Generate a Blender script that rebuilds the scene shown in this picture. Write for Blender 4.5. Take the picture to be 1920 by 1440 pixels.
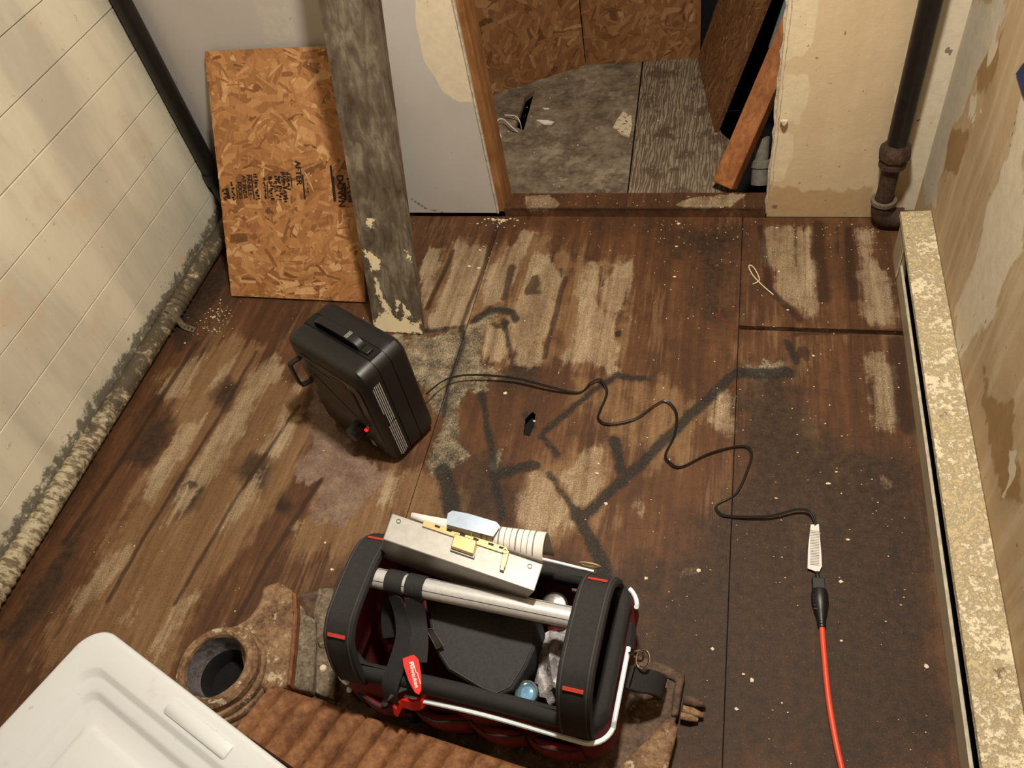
import bpy, bmesh, math, random
import numpy as np
from mathutils import Vector, Matrix

random.seed(7)
for o in list(bpy.data.objects):
    bpy.data.objects.remove(o, do_unlink=True)
scene = bpy.context.scene
COL = scene.collection

# ------------------------------------------------------------------ camera
EYE = Vector((0.0, 0.0, 1.6))
FPX = 1512.0
_dn = np.array([313.0, 1272.0, FPX]); _dn /= np.linalg.norm(_dn)
_fw = np.array([493.0, -1920.0, FPX]); _fw -= _dn * (_fw @ _dn); _fw /= np.linalg.norm(_fw)
_rt = np.cross(_dn, _fw)
CM = np.stack([_rt, _fw, -_dn])            # rows: world X, Y, Z in camera axes
cam_data = bpy.data.cameras.new('camera')
cam_data.sensor_width = 36.0
cam_data.lens = FPX / 1920.0 * 36.0
cam_data.clip_start = 0.02
cam = bpy.data.objects.new('camera', cam_data)
COL.objects.link(cam)
mw = Matrix.Identity(4)
for i in range(3):
    mw[i][0] = CM[i][0]; mw[i][1] = -CM[i][1]; mw[i][2] = -CM[i][2]
mw.translation = EYE
cam.matrix_world = mw
scene.camera = cam

# ------------------------------------------------------------------ world, light, exposure
world = bpy.data.worlds.new('world'); scene.world = world
world.use_nodes = True
world.node_tree.nodes['Background'].inputs[0].default_value = (0.9, 0.85, 0.8, 1)
world.node_tree.nodes['Background'].inputs[1].default_value = 0.01
scene.view_settings.view_transform = 'Standard'
scene.view_settings.look = 'None'
scene.view_settings.exposure = 0.0
scene.view_settings.gamma = 1.0
scene.view_settings.use_curve_mapping = False
LAMP_POS = (-0.06, 0.95, 2.28)
ld = bpy.data.lights.new('ceiling_bulb', 'AREA')
ld.shape = 'DISK'; ld.size = 0.16; ld.energy = 54.0; ld.color = (1.0, 0.925, 0.80)
lo = bpy.data.objects.new('ceiling_bulb', ld); lo.location = (LAMP_POS[0], LAMP_POS[1], 2.255); COL.objects.link(lo)

# ------------------------------------------------------------------ measuring helpers (photo point -> point on a real plane)
def _ray(p):
    return CM @ np.array([p[0] - 960.0, p[1] - 720.0, FPX])
def onz(p, z=0.0):
    d = _ray(p); t = (z - EYE.z) / d[2]
    return Vector((d[0]*t, d[1]*t, z))
def ony(p, y):
    d = _ray(p); t = y / d[1]
    return Vector((d[0]*t, y, EYE.z + d[2]*t))
def onx(p, x):
    d = _ray(p); t = x / d[0]
    return Vector((x, d[1]*t, EYE.z + d[2]*t))

def L(r, g, b):
    f = lambda c: (c/255/12.92) if c/255 <= 0.04045 else ((c/255+0.055)/1.055)**2.4
    return (f(r), f(g), f(b), 1.0)

# ------------------------------------------------------------------ mesh helpers
class MB:
    def __init__(s): s.v = []; s.f = []
    def add(s, vs, fs):
        n = len(s.v); s.v += [tuple(v) for v in vs]; s.f += [tuple(i+n for i in f) for f in fs]; return s
    def hexa(s, a, b):                      # a, b: 4 corners each (bottom ring, top ring), both counter-clockwise from above
        return s.add(list(a)+list(b), [(3,2,1,0),(4,5,6,7),(0,1,5,4),(1,2,6,5),(2,3,7,6),(3,0,4,7)])
    def box(s, c, d, R=None):
        x, y, z = d[0]/2, d[1]/2, d[2]/2
        P = [Vector(q) for q in ((-x,-y,-z),(x,-y,-z),(x,y,-z),(-x,y,-z),(-x,-y,z),(x,-y,z),(x,y,z),(-x,y,z))]
        if R is not None: P = [R @ q for q in P]
        P = [q + Vector(c) for q in P]
        return s.hexa(P[:4], P[4:])
    def prism(s, poly, z0, z1):             # poly: list of (x, y)
        a = sum(poly[i][0]*poly[(i+1)%len(poly)][1]-poly[(i+1)%len(poly)][0]*poly[i][1] for i in range(len(poly)))
        if a < 0: poly = poly[::-1]
        n = len(poly)
        vs = [(p[0],p[1],z0) for p in poly] + [(p[0],p[1],z1) for p in poly]
        return s.add(vs, [tuple(range(n-1,-1,-1)), tuple(range(n,2*n))] + [(i,(i+1)%n,n+(i+1)%n,n+i) for i in range(n)])
    def tube(s, pts, r, n=10, closed=False):
        pts = [Vector(p) for p in pts]; m = len(pts)
        rs = r if isinstance(r, (list, tuple)) else [r]*m
        tang = []
        for i in range(m):
            a = pts[(i-1) % m] if (closed or i > 0) else pts[i]
            b = pts[(i+1) % m] if (closed or i < m-1) else pts[i]
            t = (b-a); tang.append(t.normalized() if t.length > 1e-9 else Vector((0,0,1)))
        up = Vector((0,0,1)) if abs(tang[0].z) < 0.9 else Vector((1,0,0))
        nrm = tang[0].cross(up).normalized(); vs = []
        for i in range(m):
            nrm = (nrm - tang[i]*nrm.dot(tang[i]))
            nrm = nrm.normalized() if nrm.length > 1e-6 else tang[i].orthogonal().normalized()
            bn = tang[i].cross(nrm)
            for k in range(n):
                a = 2*math.pi*k/n
                vs.append(pts[i] + (nrm*math.cos(a) + bn*math.sin(a))*rs[i])
        fs = []
        for i in range(m if closed else m-1):
            j = (i+1) % m
            for k in range(n):
                fs.append((i*n+k, i*n+(k+1)%n, j*n+(k+1)%n, j*n+k))
        if not closed:
            fs.append(tuple(range(n-1,-1,-1))); fs.append(tuple((m-1)*n+k for k in range(n)))
        return s.add(vs, fs)
    def lathe(s, prof, c=(0,0,0), n=32, R=None, wob=None):       # prof: (radius, height), axis +Z
        vs = []
        for j, (r, z) in enumerate(prof):
            for k in range(n):
                a = 2*math.pi*k/n
                rr = r*(1+(wob(a, j) if wob else 0))
                q = Vector((rr*math.cos(a), rr*math.sin(a), z))
                if R is not None: q = R @ q
                vs.append(q + Vector(c))
        fs = []
        for j in range(len(prof)-1):
            for k in range(n):
                fs.append((j*n+k, j*n+(k+1)%n, (j+1)*n+(k+1)%n, (j+1)*n+k))
        return s.add(vs, fs)
    def ribbon(s, pts, wdir, width, thick):
        pts = [Vector(p) for p in pts]; m = len(pts); w = Vector(wdir).normalized()
        vs = []
        for i in range(m):
            t = (pts[min(i+1,m-1)]-pts[max(i-1,0)]).normalized()
            nn = t.cross(w).normalized(); ww = w
            for a, b in ((-1,-1),(1,-1),(1,1),(-1,1)):
                vs.append(pts[i] + ww*(a*width/2) + nn*(b*thick/2))
        fs = [(3,2,1,0), tuple((m-1)*4+k for k in range(4))]
        for i in range(m-1):
            for k in range(4):
                fs.append((i*4+k, i*4+(k+1)%4, (i+1)*4+(k+1)%4, (i+1)*4+k))
        return s.add(vs, fs)
    def loft(s, rings, cap0=False, cap1=False):
        n = len(rings[0]); assert all(len(r) == n for r in rings); vs = [p for r in rings for p in r]; fs = []
        for j in range(len(rings)-1):
            for k in range(n):
                fs.append((j*n+k, j*n+(k+1)%n, (j+1)*n+(k+1)%n, (j+1)*n+k))
        if cap0: fs.append(tuple(range(n-1,-1,-1)))
        if cap1: fs.append(tuple((len(rings)-1)*n+k for k in range(n)))
        return s.add(vs, fs)
    def surf(s, P):                          # P[i][j] grid of points
        a, b = len(P), len(P[0])
        return s.add([q for r in P for q in r], [(i*b+j, (i+1)*b+j, (i+1)*b+j+1, i*b+j+1) for i in range(a-1) for j in range(b-1)])
    def build(s, name, mat, parent=None, smooth=False, bevel=0, seg=2, sub=0, solid=0, recalc=True, angle=40):
        me = bpy.data.meshes.new(name)
        me.from_pydata([tuple(v) for v in s.v], [], s.f)
        if recalc:
            bm = bmesh.new(); bm.from_mesh(me); bmesh.ops.recalc_face_normals(bm, faces=bm.faces); bm.to_mesh(me); bm.free()
        me.materials.append(mat)
        o = bpy.data.objects.new(name, me); COL.objects.link(o)
        if parent is not None: o.parent = parent
        if solid:
            md = o.modifiers.new('solid', 'SOLIDIFY'); md.thickness = solid; md.offset = 0
        if bevel:
            md = o.modifiers.new('bevel', 'BEVEL'); md.width = bevel; md.segments = seg; md.limit_method = 'ANGLE'; md.angle_limit = math.radians(30)
        if sub:
            md = o.modifiers.new('sub', 'SUBSURF'); md.levels = sub; md.render_levels = sub
        if smooth or sub or bevel:
            me.polygons.foreach_set('use_smooth', [True]*len(me.polygons))
            if not sub:
                try: me.set_sharp_from_angle(angle=math.radians(angle))
                except Exception: pass
        return o

def empty(name, loc=(0,0,0), rz=0.0):
    o = bpy.data.objects.new(name, None); o.empty_display_size = 0.05
    COL.objects.link(o); o.location = loc; o.rotation_euler = (0,0,rz); return o
def tag(o, label=None, cat=None, group=None, kind=None):
    if label: o['label'] = label
    if cat: o['category'] = cat
    if group: o['group'] = group
    if kind: o['kind'] = kind
    return o
def dup(o, name=None):
    c = o.copy(); COL.objects.link(c); return c
def smoothpath(pts, k=6, closed=False):
    P = [Vector(p) for p in pts]; out = []; n = len(P)
    rng = range(n) if closed else range(n-1)
    for i in rng:
        if closed: a,b,c,d = P[(i-1)%n],P[i],P[(i+1)%n],P[(i+2)%n]
        else: a,b,c,d = P[max(i-1,0)],P[i],P[i+1],P[min(i+2,n-1)]
        for j in range(k):
            t = j/k
            out.append(0.5*((2*b)+(c-a)*t+(2*a-5*b+4*c-d)*t*t+(3*b-a-3*c+d)*t**3))
    if not closed: out.append(P[-1])
    return out
def rrect(hx, hy, r, z, n=6, cx=0, cy=0):
    out = []
    for qx, qy, a0 in ((1,1,0),(-1,1,90),(-1,-1,180),(1,-1,270)):
        for i in range(n+1):
            a = math.radians(a0 + 90*i/n)
            out.append(Vector((cx+qx*(hx-r)+r*math.cos(a), cy+qy*(hy-r)+r*math.sin(a), z)))
    return out
def text_mesh(name, body, size, mat, M, parent, extrude=0.0002):
    cu = bpy.data.curves.new(name, 'FONT'); cu.body = body; cu.size = size; cu.extrude = extrude; cu.offset = size*0.02
    cu.align_x = 'CENTER'; cu.align_y = 'CENTER'
    t = bpy.data.objects.new(name, cu); COL.objects.link(t)
    dg = bpy.context.evaluated_depsgraph_get()
    me = bpy.data.meshes.new_from_object(t.evaluated_get(dg))
    bpy.data.objects.remove(t, do_unlink=True)
    me.transform(M); me.materials.clear(); me.materials.append(mat)
    o = bpy.data.objects.new(name, me); COL.objects.link(o); o.parent = parent
    return o

# ------------------------------------------------------------------ materials
class NT:
    def __init__(s, name):
        s.m = bpy.data.materials.new(name); s.m.use_nodes = True; s.t = s.m.node_tree
        s.b = s.t.nodes['Principled BSDF']; s._tc = None
    def n(s, typ, props=None, **inp):
        nd = s.t.nodes.new('ShaderNode'+typ)
        for k, v in (props or {}).items(): setattr(nd, k, v)
        for k, v in inp.items():
            key = k.replace('_', ' ')
            sock = nd.inputs[int(k[1:])] if (k[0] == 'i' and k[1:].isdigit()) else nd.inputs[key]
            s.put(sock, v)
        return nd
    def put(s, sock, v):
        if isinstance(v, bpy.types.NodeSocket): s.t.links.new(v, sock)
        elif isinstance(v, bpy.types.Node): s.t.links.new(v.outputs[0], sock)
        else: sock.default_value = v
    def co(s):
        if s._tc is None: s._tc = s.n('TexCoord')
        return s._tc.outputs['Object']
    def mapped(s, scale, rot=(0,0,0), loc=(0,0,0), vec=None):
        return s.n('Mapping', None, Vector=vec if vec is not None else s.co(), Scale=scale, Rotation=rot, Location=loc).outputs[0]
    def noise(s, scale, detail=4, rough=0.6, vec=None, dist=0.0):
        return s.n('TexNoise', None, Vector=vec if vec is not None else s.co(), Scale=scale, Detail=detail, Roughness=rough, Distortion=dist).outputs['Fac']
    def math(s, op, a, b=0.0, c=0.0, clamp=False):
        return s.n('Math', {'operation': op, 'use_clamp': clamp}, i0=a, i1=b, i2=c).outputs[0]
    def step(s, x, lo, hi):
        return s.n('MapRange', {'interpolation_type': 'SMOOTHSTEP'}, Value=x, From_Min=lo, From_Max=hi).outputs[0]
    def mix(s, f, a, b, mode='MIX'):
        nd = s.t.nodes.new('ShaderNodeMix'); nd.data_type = 'RGBA'; nd.blend_type = mode
        s.put(nd.inputs[0], f); s.put(nd.inputs[6], a); s.put(nd.inputs[7], b); return nd.outputs[2]
    def ramp(s, x, *stops):
        nd = s.t.nodes.new('ShaderNodeValToRGB'); s.put(nd.inputs[0], x); e = nd.color_ramp.elements
        while len(e) > len(stops): e.remove(e[-1])
        while len(e) < len(stops): e.new(0.5)
        for i, (p, c) in enumerate(stops): e[i].position = p; e[i].color = c
        return nd.outputs[0]
    def attr(s, name, kind='Color'):
        nd = s.n('Attribute'); nd.attribute_name = name; return nd.outputs[kind]
    def chan(s, name):
        a = s.n('Attribute'); a.attribute_name = name
        sp = s.n('SeparateColor', None, Color=a.outputs['Color'])
        return [sp.outputs[0], sp.outputs[1], sp.outputs[2], a.outputs['Alpha']]
    def bump(s, h, strength=0.3, dist=0.01):
        bp = s.n('Bump', None, Height=h, Strength=strength, Distance=dist); s.put(s.b.inputs['Normal'], bp.outputs[0])
    def out(s, col, rough=0.6, metal=0.0, spec=0.5):
        s.put(s.b.inputs['Base Color'], col); s.put(s.b.inputs['Roughness'], rough)
        s.put(s.b.inputs['Metallic'], metal); s.put(s.b.inputs['Specular IOR Level'], spec)
        return s.m

def simple(name, col, rough=0.6, metal=0.0, var=0.25, scale=30, bump=0.0, spec=0.5, col2=None):
    t = NT(name); f = t.noise(scale, 5)
    c2 = col2 if col2 else tuple(x*(1-var) for x in col[:3])+(1,)
    m = t.out(t.mix(t.step(f, 0.35, 0.65), col, c2), rough, metal, spec)
    if bump: t.bump(t.noise(scale*4, 4), bump, 0.004)
    return m

def mat_floor():
    t = NT('stained_floor_wood')
    A = t.chan('maskA'); B = t.chan('maskB')
    edge = t.noise(55, 6, 0.7); fine = t.noise(300, 4, 0.75); big = t.noise(5, 5, 0.6); mid = t.noise(17, 6, 0.7)
    gv = t.mapped((1, 0.05, 1)); gv2 = t.mapped((1, 0.10, 1), loc=(3, 1, 0))
    grain = t.noise(85, 6, 0.7, gv, 0.4); grain2 = t.noise(13, 6, 0.65, gv2, 0.9)
    c5 = lambda x: t.math('SUBTRACT', x, 0.5)
    def msk(x, ae=0.5, ag=0.5, lo=0.40, hi=0.62, am=0.4):
        w = t.math('MULTIPLY_ADD', c5(edge), ae, x)
        w = t.math('MULTIPLY_ADD', c5(grain), ag, w)
        w = t.math('MULTIPLY_ADD', c5(mid), am, w)
        return t.math('MULTIPLY', t.step(w, lo, hi), t.step(x, 0.02, 0.2))
    g = t.math('MULTIPLY_ADD', grain2, 0.6, t.math('MULTIPLY', grain, 0.4))
    base = t.ramp(g, (0.30, L(54, 35, 22)), (0.44, L(86, 57, 36)), (0.56, L(106, 71, 45)), (0.70, L(130, 92, 61)))
    base = t.mix(t.math('MULTIPLY', t.step(big, 0.42, 0.62), 0.5), base, L(70, 46, 30))
    base = t.mix(t.math('MULTIPLY', t.step(mid, 0.50, 0.66), 0.35), base, L(58, 40, 27))
    # tan, worn zones
    tanc = t.ramp(t.math('MULTIPLY_ADD', fine, 0.25, t.math('MULTIPLY', g, 0.75)), (0.32, L(92, 64, 41)), (0.48, L(128, 97, 66)), (0.62, L(152, 122, 89)))
    tm = t.math('MULTIPLY', t.step(t.math('MULTIPLY_ADD', c5(grain2), 1.5, t.math('MULTIPLY_ADD', c5(mid), 0.9, B[3])), 0.34, 0.66), 0.85)
    col = t.mix(tm, base, tanc)
    rub = t.step(t.math('MULTIPLY_ADD', c5(grain), 0.6, t.noise(8, 5, 0.65, t.mapped((1,0.3,1), loc=(5,2,0)))), 0.56, 0.70)
    col = t.mix(t.math('MULTIPLY', rub, 0.35), col, L(150, 118, 84))
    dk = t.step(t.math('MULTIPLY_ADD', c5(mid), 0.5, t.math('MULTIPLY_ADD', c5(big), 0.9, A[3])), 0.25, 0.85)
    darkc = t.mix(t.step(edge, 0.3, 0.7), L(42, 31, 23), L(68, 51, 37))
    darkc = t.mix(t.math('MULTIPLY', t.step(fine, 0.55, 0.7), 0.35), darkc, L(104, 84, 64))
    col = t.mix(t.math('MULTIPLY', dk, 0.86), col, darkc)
    pale = t.ramp(t.math('MULTIPLY_ADD', fine, 0.45, t.math('MULTIPLY', g, 0.55)), (0.36, L(104, 82, 58)), (0.47, L(156, 134, 104)), (0.58, L(200, 182, 152)))
    pale = t.mix(t.math('MULTIPLY', t.step(mid, 0.52, 0.66), 0.45), pale, L(120, 90, 62))
    blot = t.n('MapRange', None, Value=t.noise(11, 6, 0.7, t.mapped((1,0.4,1), loc=(9,2,0))), From_Min=0.34, From_Max=0.6, To_Min=0.95, To_Max=0.5).outputs[0]
    col = t.mix(t.math('MULTIPLY', msk(A[0], 0.55, 0.65, 0.34, 0.66, 0.5), blot), col, pale)
    fib = t.noise(130, 7, 0.8, None, 3.0)
    purp = t.ramp(t.math('MULTIPLY_ADD', fib, 0.6, t.math('MULTIPLY', mid, 0.4)), (0.36, L(84, 62, 58)), (0.48, L(126, 102, 90)), (0.58, L(160, 138, 118)), (0.68, L(186, 170, 150)))
    col = t.mix(t.math('MULTIPLY', msk(B[0], 0.8, 0.2), 0.9), col, purp)
    grey = t.ramp(t.math('MULTIPLY_ADD', fib, 0.65, t.math('MULTIPLY', mid, 0.35)), (0.40, L(36, 35, 33)), (0.475, L(90, 82, 68)), (0.53, L(150, 136, 110)), (0.60, L(206, 194, 166)))
    col = t.mix(t.math('MULTIPLY', msk(A[1], 0.9, 0.2), 0.92), col, grey)
    tarc = t.mix(t.step(fine, 0.52, 0.68), L(30, 28, 26), L(84, 76, 63))
    col = t.mix(t.math('MULTIPLY', msk(A[2], 0.8, 0.35, 0.30, 0.72, 0.6), 0.9), col, tarc)
    col = t.mix(t.math('MULTIPLY', msk(B[1], 0.9, 0.1), 0.45), col, L(140, 44, 34))
    col = t.mix(t.math('MULTIPLY', msk(B[2], 0.5, 0.6, 0.30, 0.75), 0.8), col, L(54, 34, 21))
    dust = t.step(t.noise(330, 3, 0.6), 0.66, 0.76)
    col = t.mix(t.math('MULTIPLY', dust, 0.6), col, L(190, 170, 140))
    pit = t.step(t.noise(210, 3, 0.6, t.mapped((1,1,1), loc=(7,7,0))), 0.64, 0.74)
    col = t.mix(t.math('MULTIPLY', pit, 0.5), col, L(36, 24, 16))
    col = t.mix(0.85, col, t.ramp(t.math('MULTIPLY_ADD', fine, 0.6, t.math('MULTIPLY', edge, 0.4)), (0.36, (0.52,0.50,0.48,1)), (0.5, (0.88,0.87,0.86,1)), (0.62, (1.0,1.0,1.0,1))), 'MULTIPLY')
    rough = t.math('MULTIPLY_ADD', edge, 0.35, 0.45)
    t.bump(t.math('ADD', t.math('MULTIPLY', grain, 0.7), fine), 0.4, 0.002)
    return t.out(col, rough, 0, 0.3)

def mat_wall(name, base, base2, ca, cb, cc, cd, rough=0.85, bump=0.25, streak=0.12):
    t = NT(name); A = t.chan('maskA')
    edge = t.noise(38, 6, 0.65); big = t.noise(4, 4); fine = t.noise(220, 3)
    stk = t.noise(26, 5, 0.6, t.mapped((1, 1, 0.10)))
    col = t.mix(t.step(big, 0.35, 0.65), base, base2)
    col = t.mix(t.math('MULTIPLY', t.step(stk, 0.45, 0.65), streak), col, ca)
    for x, c, amt in ((A[2], cc, 0.8), (A[0], ca, 0.95), (A[1], cb, 0.85), (A[3], cd, 0.8)):
        w = t.math('MULTIPLY_ADD', t.math('SUBTRACT', edge, 0.5), 0.45, x)
        col = t.mix(t.math('MULTIPLY', t.step(w, 0.42, 0.6), amt), col, t.mix(t.step(edge, 0.35, 0.65), c, tuple(k*0.9 for k in c[:3])+(1,)))
    spk = t.step(t.noise(60, 2, 0.5), 0.73, 0.78)
    col = t.mix(t.math('MULTIPLY', spk, 0.6), col, L(70, 58, 44))
    t.bump(t.math('ADD', edge, t.math('MULTIPLY', fine, 0.3)), bump, 0.004)
    return t.out(col, rough, 0, 0.25)

def mat_boards():
    t = NT('old_white_board_paint')
    n1 = t.noise(6, 5, 0.6); n2 = t.noise(26, 5, 0.7); light_bands = t.noise(7, 4, 0.55, t.mapped((1,1,0.22), rot=(0.12,0,0)))
    col = t.mix(t.step(light_bands, 0.36, 0.66), L(230, 224, 202), L(202, 197, 180))  # soft vertical bands of light and shade painted into the board colour
    col = t.mix(t.math('MULTIPLY', t.step(n1, 0.55, 0.72), 0.55), col, L(214, 190, 160))
    col = t.mix(t.math('MULTIPLY', t.step(n2, 0.64, 0.74), 0.5), col, L(140, 126, 104))
    spk = t.step(t.noise(34, 5, 0.7), 0.66, 0.74)
    col = t.mix(t.math('MULTIPLY', spk, 0.55), col, L(110, 98, 78))
    z = t.n('SeparateXYZ', None, Vector=t.co()).outputs
    # mould and splash marks low on the boards and in the far corner
    low = t.math('ADD', t.math('ADD', t.step(z[2], 0.10, 0.055), t.math('MULTIPLY', t.step(z[2], 0.20, 0.05), 0.35)), t.math('MULTIPLY', t.step(z[1], 1.84, 1.96), 0.9))
    gr = t.step(t.math('MULTIPLY_ADD', low, 0.22, t.noise(30, 7, 0.8)), 0.66, 0.78)
    col = t.mix(t.math('MULTIPLY', gr, 0.8), col, L(74, 66, 52))
    t.bump(t.math('ADD', n2, t.math('MULTIPLY', t.noise(120, 3), 0.3)), 0.2, 0.004)
    return t.out(col, 0.55, 0, 0.4)

def mat_osb(dark=1.0, name='osb'):
    t = NT(name); r = t.n('Attribute'); r.attribute_name = 'tone'; f = r.outputs['Fac']
    g = t.noise(170, 4, 0.7, t.mapped((1, 0.25, 0.25)))
    x = t.math('MULTIPLY_ADD', t.math('SUBTRACT', g, 0.5), 0.35, f)
    d = dark
    big = t.noise(7, 4)
    col = t.ramp(x, (0.0, L(92*d, 58*d, 32*d)), (0.25, L(142*d, 94*d, 54*d)), (0.55, L(178*d, 126*d, 78*d)), (0.8, L(200*d, 152*d, 102*d)), (1.0, L(222*d, 188*d, 142*d)))
    col = t.mix(t.math('MULTIPLY', t.step(big, 0.45, 0.65), 0.4), col, L(150*d, 92*d, 46*d))
    t.bump(g, 0.15, 0.001)
    return t.out(col, 0.6, 0, 0.4)

def mat_oldwood(name, c0, c1, c2, stretch=(1,1,0.08), scale=40, flake=None, rough=0.75, axis_flake=None):
    t = NT(name); gv = t.mapped(stretch)
    g = t.noise(scale, 5, 0.65, gv, 0.6); b = t.noise(9, 5, 0.65)
    col = t.ramp(t.math('MULTIPLY_ADD', g, 0.55, t.math('MULTIPLY', b, 0.45)), (0.34, c0), (0.5, c1), (0.64, c2))
    if flake:
        A = t.chan('maskA')
        e = t.math('MULTIPLY_ADD', t.math('SUBTRACT', t.noise(75, 7, 0.75), 0.5), 2.4, A[0])
        k = t.step(e, 0.5, 0.56)
        col = t.mix(k, col, flake)
        t.bump(t.math('ADD', g, k), 0.5, 0.004)
    else: t.bump(g, 0.35, 0.003)
    return t.out(col, rough, 0, 0.3)

def mat_rust(name, c0, c1, c2, c3, scale=18, metal=0.0, rough=0.75, white=0.0):
    t = NT(name); a = t.noise(scale, 7, 0.7); b = t.noise(scale*5, 5, 0.7); w = t.noise(scale*1.3, 6, 0.75, t.mapped((1,1,1), loc=(4,4,4)))
    col = t.ramp(t.math('MULTIPLY_ADD', b, 0.45, t.math('MULTIPLY', a, 0.55)), (0.32, c0), (0.45, c1), (0.56, c2), (0.68, c3))
    if white: col = t.mix(t.math('MULTIPLY', t.step(w, 0.565, 0.63), white), col, L(200, 186, 160))
    t.bump(t.math('ADD', a, t.math('MULTIPLY', b, 0.6)), 0.6, 0.006)
    return t.out(col, rough, metal, 0.4)

M = {}
M['floor'] = mat_floor()
M['underfloor'] = simple('dark_underfloor', L(18, 14, 11), 0.95, var=0.5)
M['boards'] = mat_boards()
M['plaster'] = mat_wall('tan_plaster', L(184, 161, 126), L(168, 144, 110), L(214, 202, 178), L(196, 190, 172), L(146, 114, 68), L(104, 88, 66), streak=0.28)
M['backplaster'] = mat_wall('beige_plaster', L(212, 191, 156), L(204, 182, 148), L(228, 212, 178), L(222, 212, 190), L(186, 156, 112), L(110, 88, 64))
M['drywall'] = mat_wall('grey_drywall', L(198, 193, 188), L(192, 187, 181), L(232, 218, 190), L(205, 198, 186), L(186, 180, 172), L(120, 104, 88), rough=0.8, bump=0.06, streak=0.0)
M['gypsum'] = simple('broken_gypsum_edge', L(214, 200, 176), 0.9, var=0.35, scale=70, bump=0.5)
M['ceiling'] = simple('ceiling_paint', L(225, 216, 200), 0.9, var=0.05)
M['frontwall'] = simple('brown_panelling', L(112, 88, 64), 0.85, var=0.2)
M['osb'] = mat_osb(1.0, 'fresh_osb_strands')
M['osb_dark'] = mat_osb(0.80, 'darker_osb_strands')  # the fresh strand colours scaled darker, used in the closet
M['osb_edge'] = simple('osb_cut_edge', L(112, 68, 34), 0.85, var=0.5, scale=90)
M['stamp'] = simple('black_stamp_ink', L(34, 22, 14), 0.8, var=0.4, scale=300)
M['stud'] = mat_oldwood('stud_wood', L(112, 72, 40), L(150, 104, 62), L(178, 132, 86))
M['sill'] = mat_oldwood('sill_wood', L(70, 42, 24), L(104, 68, 42), L(134, 98, 66), (0.08,1,1), 40)
M['stick'] = mat_oldwood('orange_stick_wood', L(108, 62, 30), L(146, 92, 52), L(172, 116, 70), (1,1,0.06), 60, rough=0.5)
M['oldboard'] = mat_oldwood('grey_weathered_board', L(58, 44, 32), L(94, 83, 68), L(136, 126, 108), (1,1,0.12), 40, flake=L(226, 212, 176))
M['nichefloor'] = mat_rust('grey_plywood', L(58, 46, 36), L(102, 88, 72), L(132, 118, 98), L(160, 148, 126), 7, rough=0.85, white=0.25)
M['rakedfloor'] = None
M['black_pipe'] = simple('black_iron_pipe', L(24, 21, 19), 0.42, 0.0, var=0.4, scale=40, bump=0.15)
M['iron'] = mat_rust('rusty_pipe_iron', L(30, 24, 20), L(50, 38, 30), L(78, 54, 38), L(100, 74, 54), 40)
M['greyiron'] = mat_rust('dusty_pipe_iron', L(70, 60, 50), L(96, 84, 70), L(120, 106, 88), L(150, 134, 112), 40)
M['white_pipe'] = None
M['heater_paint'] = simple('heater_enamel', L(172, 158, 132), 0.4, 0.0, var=0.12, scale=20)
M['heater_lip'] = simple('heater_lip_enamel', L(206, 196, 174), 0.4, 0.0, var=0.25, scale=50)
M['fins'] = simple('dark_fin_gap', L(16, 15, 15), 0.7)
M['blk_plastic'] = simple('black_plastic', L(24, 23, 22), 0.42, 0, var=0.15, scale=60, bump=0.05)
M['blk_gloss'] = simple('gloss_black_plastic', L(20, 19, 18), 0.25, 0, var=0.1)
M['blk_fabric'] = simple('black_nylon', L(40, 39, 38), 0.85, 0, var=0.3, scale=220, bump=0.3)
M['blk_web'] = simple('black_webbing', L(38, 37, 38), 0.8, 0, var=0.35, scale=300, bump=0.3)
M['dk_pouch'] = simple('charcoal_canvas', L(60, 59, 61), 0.9, 0, var=0.2, scale=200, bump=0.3)
M['red_fabric'] = simple('red_nylon', L(112, 14, 20), 0.75, 0, var=0.3, scale=160, bump=0.25)
M['red_lining'] = simple('dark_red_lining', L(100, 14, 22), 0.8, 0, var=0.3, scale=160)
M['red_tag'] = simple('red_rubber', L(214, 34, 30), 0.45, 0, var=0.12)
M['red_stitch'] = simple('red_bartack', L(206, 66, 50), 0.7, 0, var=0.2, scale=300)
M['seam'] = simple('grey_seam_tape', L(70, 68, 64), 0.8, 0, var=0.2)
M['piping'] = simple('reflective_piping', L(232, 246, 252), 0.3, 0, var=0.02)  # retroreflected flash glow put into a bright pale blue base colour
M['alu'] = simple('brushed_aluminium', L(214, 214, 212), 0.36, 0.35, var=0.1, scale=120)
M['steel_box'] = simple('dull_zinc_steel', L(178, 176, 170), 0.48, 0.5, var=0.12, scale=60)
M['brass'] = simple('pale_brass', L(226, 204, 150), 0.35, 0.7, var=0.12)
M['chrome'] = simple('chrome', L(210, 210, 208), 0.15, 1.0, var=0.2, scale=60)
M['blade'] = simple('polished_blade', L(150, 162, 176), 0.42, 0.7, var=0.15, scale=25)
M['paper'] = simple('printed_paper', L(226, 222, 216), 0.7, 0, var=0.04)
M['ink'] = simple('grey_print', L(120, 116, 112), 0.8, 0, var=0.2, scale=400)
M['whiteplastic'] = None
M['orange'] = simple('orange_cord_jacket', L(226, 78, 48), 0.45, 0, var=0.12)
M['cord'] = simple('black_cord_jacket', L(26, 22, 18), 0.35, 0, var=0.2)
M['printwhite'] = simple('white_print', L(176, 174, 170), 0.7, 0, var=0.3, scale=500)
M['redled'] = None
M['rust'] = mat_rust('brown_cast_iron', L(70, 42, 26), L(112, 72, 44), L(140, 96, 60), L(164, 122, 84), 14)
M['rusthub'] = mat_rust('flaking_cast_iron', L(60, 42, 30), L(110, 82, 58), L(146, 116, 86), L(176, 150, 118), 22, white=0.8)
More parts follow.
